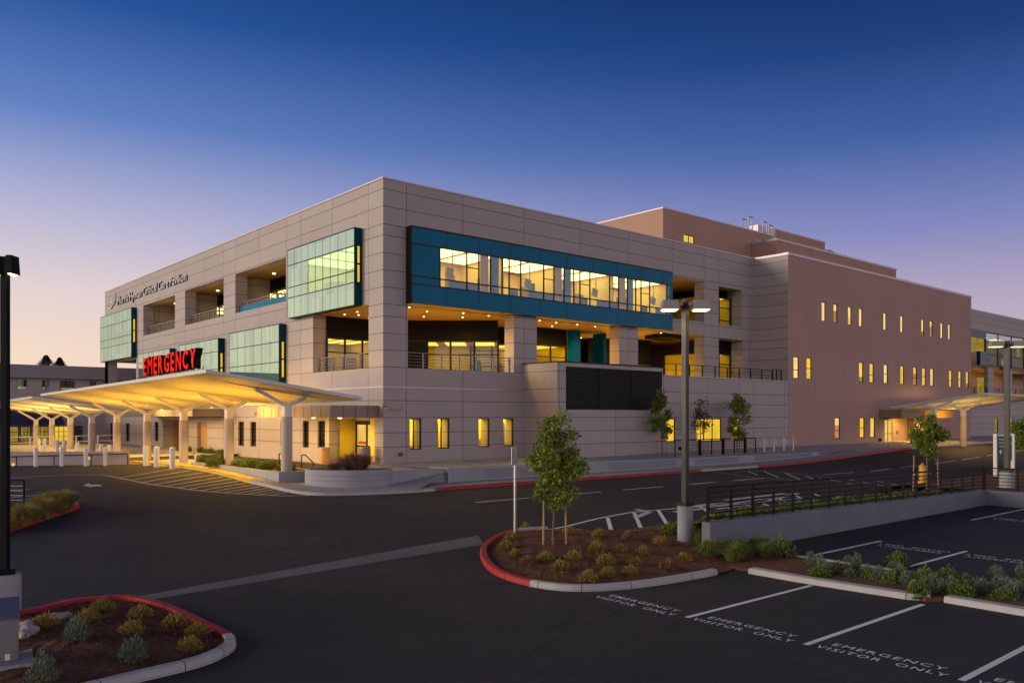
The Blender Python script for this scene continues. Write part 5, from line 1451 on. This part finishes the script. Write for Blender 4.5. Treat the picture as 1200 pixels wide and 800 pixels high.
for i, p in enumerate(((42, 546.5), (72.5, 546), (100.5, 545.8), (123.5, 545.5))):
    g = G(*p); bollard(g, 'white bollard standing before the grey ramp wall, %s from the left' % ORDW[i], 'bollards before the ramp wall', .82)
for i, px in enumerate((45.5, 52, 67, 75, 91, 118.5, 128)):
    b = PX(px, 527, -10.2); bollard((-10.2, b[1], -.25+.0), 'white bollard beyond the ramp wall under the rear canopy, %s from the left' % ORDW[i], 'bollards under the rear canopy', .9)
# ramp wall
a = G(0, 546.2); b = G(147, 545)
A2 = Vector((a[0], a[1])); B2 = Vector((b[0], b[1])); dd = (B2-A2).normalized(); A2 -= dd*14; nn = Vector((-dd.y, dd.x))
rp = thing('ramp_wall', 'grey ramp wall with a dark handrail behind the row of white bollards', 'wall', (B2.x, B2.y, -.3))
m = MB(); q = [A2+nn*.5, B2+nn*.5, B2+nn*.8, A2+nn*.8]; m.prism([(v.x, v.y) for v in q], -.8, .62); m.build('wall_body', 'farwall', rp)
m = MB(); 
for t in [k/10 for k in range(11)]:
    e = A2.lerp(B2, t)+nn*.44; m.bar((e.x, e.y, -.35), (e.x, e.y, .12+.3*t), .04)
m.tube([(*(A2+nn*.38), .05), (*(B2+nn*.38), .48)], .03, 6); m.build('handrail', 'dark', rp)
rr = thing('white_rail', 'white horizontal railing beyond the ramp wall under the rear canopy', 'railing', (-14, 33, -.2))
m = MB(); A3, B3 = Vector((-26, 38, -.2)), Vector((-2.5, 44, -.2))
for k in range(13): e = A3.lerp(B3, k/12); m.bar(e, e+up*1.1, .09)
for h in (1.1, .6, .25): m.bar(A3+up*h, B3+up*h, .09, .08)
m.build('rails', 'white', rr)
# litter bins, handrails, small sign
for i, (px, py, tone, lb) in enumerate(((380, 541, 'door', 'tan round litter bin standing against the lit entrance wall'), (427, 545.5, 'headgrey', 'grey brown round litter bin in front of the glass door'))):
    b = PX(px, py, -.55 if i == 0 else -.7); zb = FZ(b[0], b[1])
    bn = thing('litter_bin', lb, 'bin', (b[0], b[1], zb), 'bins by the corner entrance')
    m = MB(); m.cyl((b[0], b[1], zb), (b[0], b[1], zb+.98), .36, .36, 20); m.build('body', 'brownmetal' if i else 'door', bn)
    MB().cyl((b[0], b[1], zb+.98), (b[0], b[1], zb+1.06), .37, .28, 20).build('lid', 'headgrey', bn)
hr = thing('handrail', 'thin black hooped handrail beside the long planter steps', 'handrail', (-4.5, -1.0, -.2))
for px0, px1, pyt0, pyt1, pyb in ((353.5, 367.5, 528.5, 536, 549),):
    p = PY(px0, pyb, -1.0); q = PY(px1, pyb+.5, -1.6); zz = -.25
    MB().tube([(p[0], p[1], zz-.2), (p[0], p[1], zz+.95), (lerp(p[0], q[0], .3), lerp(p[1], q[1], .3), zz+.97), (q[0], q[1], zz+.55), (q[0], q[1], zz-.3)], .028, 7).build('rail', 'black', hr)
hr2 = thing('handrail', 'short black handrail post in front of the near canopy column', 'handrail', (-5.4, .2, -.2))
p = PY(327, 549, .2); MB().tube([(p[0], p[1], -.4), (p[0], p[1], .75), (p[0]+.3, p[1], .78)], .028, 7).build('rail', 'black', hr2)
ps = G(229, 543, .13); sg2 = thing('small_sign', 'small dark sign on a low post between the canopy columns', 'sign', ps)
MB().bar((ps[0], ps[1], ps[2]-.1), (ps[0], ps[1], ps[2]+.9), .09).build('post', 'white', sg2); MB().box(ps[0]-.16, ps[0]+.0, ps[1]-.12, ps[1]+.12, ps[2]+.55, ps[2]+.95).build('sign_face', 'headgrey', sg2)
for i, p_ in enumerate(((15.5, 545), (104, 537.5))):
    g = G(p_[0], 546.2) if i == 0 else G(104, 545.5)
    lgp = thing('path_light', ['small round globe light on the ground at the far left of the ramp wall', 'small round globe light on the ramp wall beside the third white bollard'][i], 'light', g)
    MB().sphere((g[0], g[1]+.0, g[2]+(.12 if i == 0 else .45)), .09, 10, 8).build('globe', 'warmlit', lgp)
    MB().cyl(g, (g[0], g[1], g[2]+(.05 if i == 0 else .33)), .04).build('stem', 'white', lgp)
# fence on the left island edge
fl = thing('railing', 'short black railing at the far left behind the lamp post', 'railing', G(14, 598))
a = G(28, 597); zf0 = S(a[0], a[1])
A4 = Vector((a[0], a[1], zf0)); B4 = A4+Vector((-RV[0]*6, -RV[1]*6, 0))
for k in range(4):
    e = A4.lerp(B4, k/3); MB().bar(e, e+up*1.07, .06).build('post', 'black', fl)
MB().bar(A4+up*1.07, B4+up*1.07, .06).build('top_rail', 'black', fl)
m = MB()
for k in range(4): m.bar(A4+up*(.86-.17*k), B4+up*(.86-.17*k), .022)
m.build('bar', 'galv', fl)

# ------------------------------------------------------------------ lamp posts
def lamp_post(loc, ground_z, base_top, top, pole_w, base_r, heads, label, polemat, headmat, rot=0.0, base='round', hsize=(.62, .5, .26), lens='headlamp'):
    x, y = loc; t = thing('lamp_post', label, 'lamp post', (x, y, ground_z))
    m = MB()
    if base == 'round': m.cyl((x, y, ground_z-.4), (x, y, base_top-.02), base_r, base_r, 56); m.cyl((x, y, base_top-.02), (x, y, base_top), base_r, base_r-.02, 56)
    else:
        z = ground_z
        while z < base_top: m.cyl((x, y, z), (x, y, z+.13), base_r, base_r, 20); m.cyl((x, y, z+.13), (x, y, z+.16), base_r*.94, base_r*.94, 20); z += .16
    m.build('base', 'concrete2', t)
    MB().box(x-pole_w*1.2, x+pole_w*1.2, y-pole_w*1.2, y+pole_w*1.2, base_top, base_top+.11).build('base_cover', 'black' if polemat == 'black' else 'dark', t)
    ca_, sa_ = cos(rot), sin(rot)
    c4 = [(x+ca_*a-sa_*b, y+sa_*a+ca_*b) for a, b in ((-pole_w/2, -pole_w/2), (pole_w/2, -pole_w/2), (pole_w/2, pole_w/2), (-pole_w/2, pole_w/2))]
    MB().prism(c4, base_top+.1, top).build('pole', polemat, t)
    for (dx, dy) in heads:
        d = Vector((dx, dy, 0)).normalized(); s_ = Vector((-d.y, d.x, 0)); L, Wd, hh = hsize
        c = Vector((x, y, top-.12)); a0 = pole_w/2; al = .14 if L > .3 else .02
        MB().bar(c+d*a0, c+d*(a0+al), .1, .1).build('arm', headmat, t)
        P = c+d*(a0+al-.01); zb = top-.12-hh*.62; ztp_ = top-.12+hh*.38
        def q(u, v, z): e = P+d*u+s_*v; return (e.x, e.y, z)
        m = MB(); e = min(.05, L*.12)
        m.add([q(e, -Wd/2+e, ztp_), q(L-e, -Wd/2+e, ztp_), q(L-e, Wd/2-e, ztp_), q(e, Wd/2-e, ztp_), q(0, -Wd/2, zb), q(L, -Wd/2, zb), q(L, Wd/2, zb), q(0, Wd/2, zb)],
              [(0, 1, 2, 3), (7, 6, 5, 4), (0, 4, 5, 1), (1, 5, 6, 2), (2, 6, 7, 3), (3, 7, 4, 0)])
        h = m.build('lamp_head', headmat, t)
        MB().add([q(.07, -Wd/2+.06, zb-.035), q(L-.06, -Wd/2+.06, zb-.035), q(L-.06, Wd/2-.06, zb-.035), q(.07, Wd/2-.06, zb-.035), q(.04, -Wd/2+.03, zb-.002), q(L-.03, -Wd/2+.03, zb-.002), q(L-.03, Wd/2-.03, zb-.002), q(.04, Wd/2-.03, zb-.002)],
              [(3, 2, 1, 0), (0, 1, 5, 4), (1, 2, 6, 5), (2, 3, 7, 6), (3, 0, 4, 7)]).build('lens', lens, h)
    return t
p = G(803, 640.5)
lamp_post(p[:2], p[2], CZ-(592-HOR)/F_PX*26.1, CZ+(HOR-352)/F_PX*26.1, .165, .245, [(RV[0], RV[1]), (-RV[0], -RV[1])], 'tall lamp post on a round concrete base at the corner of the centre island', 'bronzepole', 'headgrey', hsize=(.56, .50, .29))
# light from it
top_c = CZ+(HOR-352)/F_PX*26.1
spot((p[0]+.6, p[1]-.22, top_c-.45), (p[0]+.9, p[1]-.3, 0), 120, (1, .78, .42), 150, .6, .15); spot((p[0]-.55, p[1]+.1, top_c-.45), (p[0]-.8, p[1]+.1, 0), 70, (1, .78, .42), 150, .6, .15)
dL = 16.4; XL = (6-600)/F_PX*dL
lx, ly = CA+XL*RV[0]+dL*FV[0], CB+XL*RV[1]+dL*FV[1]
lamp_post((lx, ly), -1.35, CZ-(672-HOR)/F_PX*dL, CZ+(HOR-301)/F_PX*dL, .128, .285, [(RV[0], RV[1]), (-RV[0], -RV[1])], 'black lamp post at the far left edge on a thick concrete base', 'black', 'black', rot=math.atan2(RV[1], RV[0]), hsize=(.14, .30, .36))
lamp_post((CA+(RV[0]*(1180-600)/F_PX+FV[0])*40.5, CB+(RV[1]*(1180-600)/F_PX+FV[1])*40.5), -.75, CZ-(553-HOR)/F_PX*40, CZ+(HOR-398)/F_PX*40, .22, .34, [(RV[0], RV[1]), (-RV[0], -RV[1])], 'tall dark lamp post on a ribbed concrete base beside the green sign', 'bronzepole', 'headgrey', base='ribbed', hsize=(.62, .45, .28), lens='dimlens')

# street sign seen from behind
p = G(603.5, 625, .1)
ss = thing('street_sign', 'blank backed grey sign on a thin steel post in the centre island', 'sign', p)
zt_ = CZ-(523-HOR)/F_PX*27.8; zb_ = CZ-(543-HOR)/F_PX*27.8
MB().bar((p[0], p[1], p[2]-.2), (p[0], p[1], zt_-.02), .06, .06).build('post', 'galv', ss)
m = MB(); m.bar((p[0]-.035*FV[0], p[1]-.035*FV[1]-.0, (zt_+zb_)/2), (p[0]+.0, p[1], (zt_+zb_)/2), .2, zt_-zb_); m = MB()
e = Vector((p[0], p[1], 0)); d_ = Vector((1, .12, 0)).normalized(); n_ = Vector((-d_.y, d_.x, 0))
c4 = [e-d_*.12+n_*.035, e+d_*.13+n_*.035, e+d_*.13+n_*.05, e-d_*.12+n_*.05]; m.prism([(v.x, v.y) for v in c4], zb_, zt_)
c4 = [e-d_*.14-n_*.05, e-d_*.03-n_*.12, e-d_*.02-n_*.11, e-d_*.13-n_*.04]; m.prism([(v.x, v.y) for v in c4], zb_+.02, zt_-.02)
m.build('sign_panel', 'galv', ss)
# steel cabinet
d13 = 13.3
def at(px, py, d): s_ = (px-600)/F_PX; return Vector((CA+(RV[0]*s_+FV[0])*d, CB+(RV[1]*s_+FV[1])*d, CZ+(HOR-py)/F_PX*d))
c0 = at(22, 785, d13); cb_z = c0.z; ctz = at(22, 706, d13).z
cab = thing('utility_cabinet', 'brushed steel utility cabinet with sloping lid in the near left corner', 'cabinet', (c0.x, c0.y, cb_z))
_r = ray(14, 600); fxv = Vector((_r[0], _r[1], 0)).normalized(); rx = Vector((fxv.y, -fxv.x, 0))
def obox(a, b, c, d, z0, z1, z1b=None):
    m = MB(); P = [c0+rx*a+fxv*c, c0+rx*b+fxv*c, c0+rx*b+fxv*d, c0+rx*a+fxv*d]; z1b = z1 if z1b is None else z1b
    m.add([(v.x, v.y, z0) for v in P]+[(P[0].x, P[0].y, z1), (P[1].x, P[1].y, z1), (P[2].x, P[2].y, z1b), (P[3].x, P[3].y, z1b)], [(3, 2, 1, 0), (4, 5, 6, 7), (0, 1, 5, 4), (1, 2, 6, 5), (2, 3, 7, 6), (3, 0, 4, 7)])
    return m
obox(-1.15, 0, 0, .55, cb_z+.165, ctz-.26).build('body', 'stainless', cab, bevel=.008)
obox(-1.17, .015, -.03, .58, ctz-.257, ctz-.25, ctz).build('lid', 'stainless', cab)
obox(-1.1, -.03, -.004, 0, cb_z+.25, ctz-.3).build('door', 'stainless', cab)
obox(-.19, -.12, -.012, -.0045, cb_z+.19, cb_z+.29).build('label_plate', 'white', cab)
obox(-.9, -.86, -.04, -.0045, cb_z+.5, cb_z+.66).build('handle', 'dark', cab)
obox(-1.4, .2, -.25, .75, cb_z-.3, cb_z+.16).build('plinth', 'concrete', cab)

# ------------------------------------------------------------------ trees
def tree(name, label, loc, trunk_h, tr, cx, cz, rx_, rz_, nleaf, leaf, mat, seed, group=None, stakes=(), stake_h=1.6, nclump=34, bend=0.0, trunkmat='bark', taper=.35):
    rg = random.Random(seed); x, y, z = loc
    t = thing(name, label, 'tree', loc, group)
    m = MB(); top = z+cz+rz_*.5; pts = []
    for k in range(8):
        f = k/7; pts.append(Vector((x+bend*f*f+rg.uniform(-.02, .02), y+rg.uniform(-.02, .02), lerp(z-.1, top, f))))
    for k in range(7): m.cyl(pts[k], pts[k+1], lerp(tr, tr*.25, k/7), lerp(tr, tr*.25, (k+1)/7), 8, False)
    cl = []
    for k in range(nclump):
        d = rvec(rg); rr = rg.uniform(.25, 1.0)**.6
        f = d.z*rr; wid = 1.0-(taper*max(0, f))-.25*max(0, -f)
        c = Vector((x+bend*.6+d.x*rr*rx_*wid, y+d.y*rr*rx_*wid, z+cz+d.z*rr*rz_)); cl.append((c, rg.uniform(.26, .46)*rx_))
        b = pts[min(7, 2+int(max(0, min(.99, (c.z-z)/(top-z)))*5))]
        if k % 2 == 0: m.cyl(b, c, tr*.28, tr*.08, 5, False)
    m.build('trunk', trunkmat, t, smooth=True)
    m = MB()
    for k in range(nleaf):
        c, r = rg.choice(cl); o = rvec(rg)*r*rg.uniform(.25, 1.08); o.z *= .8; p = c+o
        dd = (o.normalized()*.6+rvec(rg)+Vector((0, 0, -.35))).normalized()
        leaf_quad(m, p, dd, rvec(rg), leaf*rg.uniform(.7, 1.3), leaf*.55*rg.uniform(.8, 1.2))
    m.build('crown', mat, t)
    for dx, dy in stakes:
        MB().cyl((x+dx, y+dy, z-.15), (x+dx*.93, y+dy*.93, z+stake_h), .032, .03, 8).build('stake', 'stake', t)
    if stakes: MB().tube([(x+stakes[0][0], y+stakes[0][1], z+stake_h-.12), (x, y, z+stake_h-.08), (x+stakes[-1][0], y+stakes[-1][1], z+stake_h-.12)], .018, 5).build('tie', 'dark', t)
    return t
p = on_bed(649, 638, bz1)
sc_ = 25.2/F_PX
tree('young_tree', 'bushy young green tree staked in the centre mulch island', p, 1.6, .04, .1, (638-543)*sc_, 32*sc_, 54*sc_, 6200, .12, 'leaf', 71, stakes=((-.31*RV[0], -.31*RV[1]), (.33*RV[0]+.05, .33*RV[1])), stake_h=(638-575)*sc_, nclump=44, bend=.12, taper=.2)
def tree_px(name, label, px, pyb, pyt, pycb, half, d, mat, seed, n, leaf, stakes=(), group=None, dz=0, **k):
    b = at(px, pyb, d); s_ = d/F_PX; H_ = (pyb-pyt)*s_; cb_ = (pyb-pycb)*s_
    return tree(name, label, tuple(b), cb_, .05, .1, (H_+cb_)/2, half*s_*1.05, (H_-cb_)/2*1.08, n, leaf, mat, seed, group, stakes, cb_*1.05, **k)
def dat(x, y): return (x-CA)*FV[0]+(y-CB)*FV[1]
tree_px('street_tree', 'slim young tree left of the small black railing, in front of the louvred block', 775.5, 537, 459, 516, 13, dat(20.5, -5.2), 'leaf', 81, 2200, .17, ((-.45, .1), (.42, -.1)), 'young trees along the plaza', nclump=26)
tree_px('street_tree', 'thin russet leaved tree in the middle of the small black railing', 820.5, 536, 467, 508, 13, dat(24.3, -5.4), 'redleaf', 82, 800, .16, ((-.4, 0), (.4, 0)), 'young trees along the plaza', nclump=22)
tree_px('street_tree', 'fuller green young tree at the right part of the small black railing', 864, 535, 458, 515, 14, dat(28.6, -5.5), 'leaf', 83, 3000, .17, ((-.35, 0), (.35, 0)), 'young trees along the plaza', nclump=30)
tree_px('young_tree', 'round crowned green tree behind the long black railing, beside the hydrant', 1086.5, 572, 489, 535, 18, 41.0, 'leaf', 84, 5000, .15, ((-.7*RV[0], -.7*RV[1]), (.55*RV[0], .55*RV[1])), None, nclump=34, taper=.25)
tree_px('young_tree', 'green tree at the right edge of the picture beyond the green sign', 1204, 562, 487, 528, 16, 51.0, 'leaf', 85, 5000, .15, (), None, nclump=34, taper=.2)

# black railing round the three plaza trees, cycle hoops
br = thing('railing', 'small black railing on the plaza around the young trees', 'railing', (24, -5.0, 0))
A5 = PY(791, 536, -5.9); B5 = PY(885.5, 532, -5.9)
A5 = Vector((A5[0], -5.9, plz(A5[0], -5.9))); B5 = Vector((B5[0], -5.9, plz(B5[0], -5.9)))
for k in range(8):
    e = A5.lerp(B5, k/7); MB().bar(e, e+up*1.12, .16 if k in (2, 4, 6) else .06).build('post', 'black', br)
for k in range(6): MB().bar(A5+up*(1.12-.19*k), B5+up*(1.12-.19*k), .06 if k == 0 else .022).build('bar', 'black', br)
MB().sphere((A5.x+.5, -5.95, A5.z+.55), .14, 8, 6).build('lamp', 'black', br)
for i, px in enumerate((895.5, 907, 918.5, 929.5)):
    b = PY(px, 531, -5.6); zz = plz(b[0], -5.6)
    cr = thing('cycle_stand', 'slim white cycle stand on the plaza, %s from the left' % ORDW[i], 'cycle stand', (b[0], -5.6, zz), 'white cycle stands')
    MB().cyl((b[0], -5.6, zz), (b[0], -5.6, zz+1.05), .055, .05, 10).build('post', 'white', cr)
    MB().tube([(b[0]-.02, -5.6, zz+.5), (b[0]+.02, -5.85, zz+.62), (b[0], -5.85, zz+.8), (b[0], -5.6, zz+.9)], .03, 6).build('loop', 'white', cr)
# hydrant
hb = at(1081, 566, 42.5); hs_ = 1.0
hy_ = thing('fire_hydrant', 'yellow fire hydrant behind the long black railing', 'hydrant', tuple(hb))
x, y, z = hb
m = MB(); m.cyl((x, y, z), (x, y, z+.1), .25, .25, 14); m.cyl((x, y, z+.1), (x, y, z+.55), .17, .17, 14); m.cyl((x, y, z+.42), (x, y, z+.56), .23, .23, 14); m.cyl((x, y, z+.56), (x, y, z+.82), .18, .16, 14); m.sphere((x, y, z+.82), .17, 12, 8); m.cyl((x, y, z+.95), (x, y, z+1.05), .06, .05, 8); m.build('body', 'hydrant', hy_, smooth=False)
m = MB(); m.cyl((x-.32, y+.25, z+.5), (x+.32, y-.25, z+.5), .09, .09, 10); m.cyl((x, y, z+.68), (x-.2, y-.24, z+.68), .11, .11, 10); m.build('outlet', 'hydrant', hy_)
# green sign
d_s = 46.0
a = at(1166.5, 549, d_s); b = at(1187, 548.5, d_s); zt_ = at(1166, 508, d_s).z
gs = thing('green_sign', 'dark green parking sign between two pale posts behind the railing corner', 'sign', tuple((a+b)/2))
for e in (a, b): MB().bar((e.x, e.y, a.z-.4), (e.x, e.y, zt_), .17, .17).build('post', 'canwhite', gs)
ax = (b-a); ax.z = 0; Lx = ax.length; ax.normalize(); nx_ = Vector((ax.y, -ax.x, 0))
zA, zB = at(1170, 511, d_s).z, at(1170, 539, d_s).z
m = MB(); c4 = [a+ax*.1-nx_*.04, b-ax*.1-nx_*.04, b-ax*.1+nx_*.05, a+ax*.1+nx_*.05]; m.prism([(v.x, v.y) for v in c4], zB, zA); fc = m.build('sign_panel', 'signgreen', gs)
MB().bar((*(a+ax*.1).xy, zA+.05), (*(b-ax*.1).xy, zA+.05), .12, .09).build('top_rail', 'canwhite', gs)
tm = MB()
for i, t in enumerate(('Emergency', 'Patient Parking', 'Only')):
    text_mb(t, .17, tuple(Vector((*(a+ax*.18+nx_*.055).xy, zA-.22-.19*i))), tuple(ax), (0, 0, 1), tuple(nx_), mb=tm, extrude=.003, sx_=.75)
o_ = a+ax*.26+nx_*.056; zz = zA-.86
tm.add([(*(o_+ax*dx).xy, zz+dz) for dx, dz in ((-.1, .0), (0, .12), (.1, 0), (.04, 0), (.04, -.12), (-.04, -.12), (-.04, 0))], [tuple(range(7))])
tm.build('sign_text', 'white', fc)
# low plants on the bank to the right of the railing
for i, (px, py, k, s_) in enumerate(((1062, 566, 'rust0', 1.1), (1050, 569, 'rust1', 1.0), (1105, 561, 'rust2', 1.0), (1120, 558, 'hedge1', 1.0), (1140, 556, 'hedge0', .9), (1150, 559, 'rust0', .9), (1175, 556, 'hedge2', 1.0), (1196, 560, 'grass0', 1.3), (1198, 570, 'grass1', 1.3), (1172, 570, 'grass2', .8), (1160, 566, 'hedge1', .6), (1190, 566, 'grass1', 1.1))):
    b = at(px, py, 43.5-.03*(px-1050)); plant(k, 'bank_plant', '%s on the bank near the hydrant and green sign, %s plant from left' % ({'r': 'rusty low shrub', 'h': 'green low shrub', 'g': 'bright grass clump'}[k[0]], ORDW[sorted((1062, 1050, 1105, 1120, 1140, 1150, 1175, 1196, 1198, 1172, 1160, 1190)).index(px)]), 'plant', (b.x, b.y, S(b.x, b.y)+.05), 'plants on the right bank', s_, i, s_*.8)

# ------------------------------------------------------------------ far left building
fb = thing('far_building', 'low grey hospital wing with a pale roof fascia far behind the canopies', 'building', (-20, 67, 0))
YFb = 67.0
zr = lambda px, py: PY(px, py, YFb)[2]
rt, rb = zr(60, 428.5), zr(60, 443.5)
L0, L1 = -62, 34
fw_ = [(a, b, zr(60, 457), zr(60, 445)) for a, b in ((PY(20, 0, YFb)[0], PY(32, 0, YFb)[0]), (PY(49, 0, YFb)[0], PY(58, 0, YFb)[0]), (PY(70, 0, YFb)[0], PY(88, 0, YFb)[0]), (PY(105, 0, YFb)[0], PY(113, 0, YFb)[0]), (PY(-25, 0, YFb)[0], PY(-12, 0, YFb)[0]))]
gl_ = [(a, b, zr(60, 521), zr(60, 499)) for a, b in ((L0+4, PY(22, 0, YFb)[0]), (PY(24, 0, YFb)[0], PY(36, 0, YFb)[0]), (PY(42, 0, YFb)[0], PY(57, 0, YFb)[0]), (PY(63, 0, YFb)[0], PY(80, 0, YFb)[0]), (PY(86, 0, YFb)[0], PY(97, 0, YFb)[0]))]
m = MB(); wallholes(m, 'x', YFb, .6, L0, L1, -1.5, rb, fw_+gl_); m.box(L0, L1, YFb+.6, YFb+20, rb-.4, rb); m.box(L0, L0+.5, YFb+.6, YFb+20, -1.5, rb-.41); m.build('wall', 'farwall', fb)
MB().box(L0-.6, L1+.6, YFb-.9, YFb+20, rb+.003, rt).build('roof_fascia', 'farfascia', fb)
for i, g in enumerate(fw_): window(fb, 'x', YFb, *g, 'darkglass', fr='farfascia', mull=[('v', (g[0]+g[1])/2)])
for i, g in enumerate(gl_): window(fb, 'x', YFb, *g, ('dimlit', 'dimlit', 'dimlit', 'yellowlit', 'darkglass')[i], mull=[('v', lerp(g[0], g[1], .35)), ('v', lerp(g[0], g[1], .7)), ('z', lerp(g[2], g[3], .7))])
MB().add([(L0, YFb-3.6, zr(30, 496)), (PY(76, 0, YFb-3.6)[0], YFb-3.6, zr(30, 496)), (PY(76, 0, YFb-3.6)[0], YFb-.01, zr(30, 478)), (L0, YFb-.01, zr(30, 478)), (L0, YFb-3.6, zr(30, 497.5)), (PY(76, 0, YFb-3.6)[0], YFb-3.6, zr(30, 497.5)), (PY(76, 0, YFb-3.6)[0], YFb-.01, zr(30, 496)), (L0, YFb-.01, zr(30, 496))], [(0, 1, 2, 3), (0, 4, 5, 1), (1, 5, 6, 2), (7, 6, 5, 4)]).build('awning', 'awning', fb)
for i, (px, py, w_, h_) in enumerate(((54, 421, 14, 9), (70, 422, 8, 6))):
    b = PY(px, py, 120); d_ = dat(b[0], 120); s_ = d_/F_PX
    t = thing('conifer', ['wider dark conifer top rising over the far left roof', 'smaller dark conifer top right of the wider one over the far roof'][i], 'tree', (b[0], 120, -2))
    MB().cyl((b[0], 120, -2), (b[0], 120, b[2]+h_*s_*.2), .45, .12, 8).build('trunk', 'bark', t)
    m = MB(); rg2 = random.Random(90+i)
    zt2_ = b[2]+h_*s_*.55
    for k in range(3800):
        z = zt2_-4*rg2.random()**1.3; r = (zt2_-z)*w_/h_*.5*rg2.uniform(.05, 1.1)*rg2.choice((1, 1, .7)); a_ = rg2.uniform(0, 2*pi)
        leaf_quad(m, Vector((b[0]+r*cos(a_), 120+r*sin(a_), z)), Vector((cos(a_), sin(a_), -.1)).normalized(), rvec(rg2), .3, .09)
    m.build('crown', 'darkleaf', t)
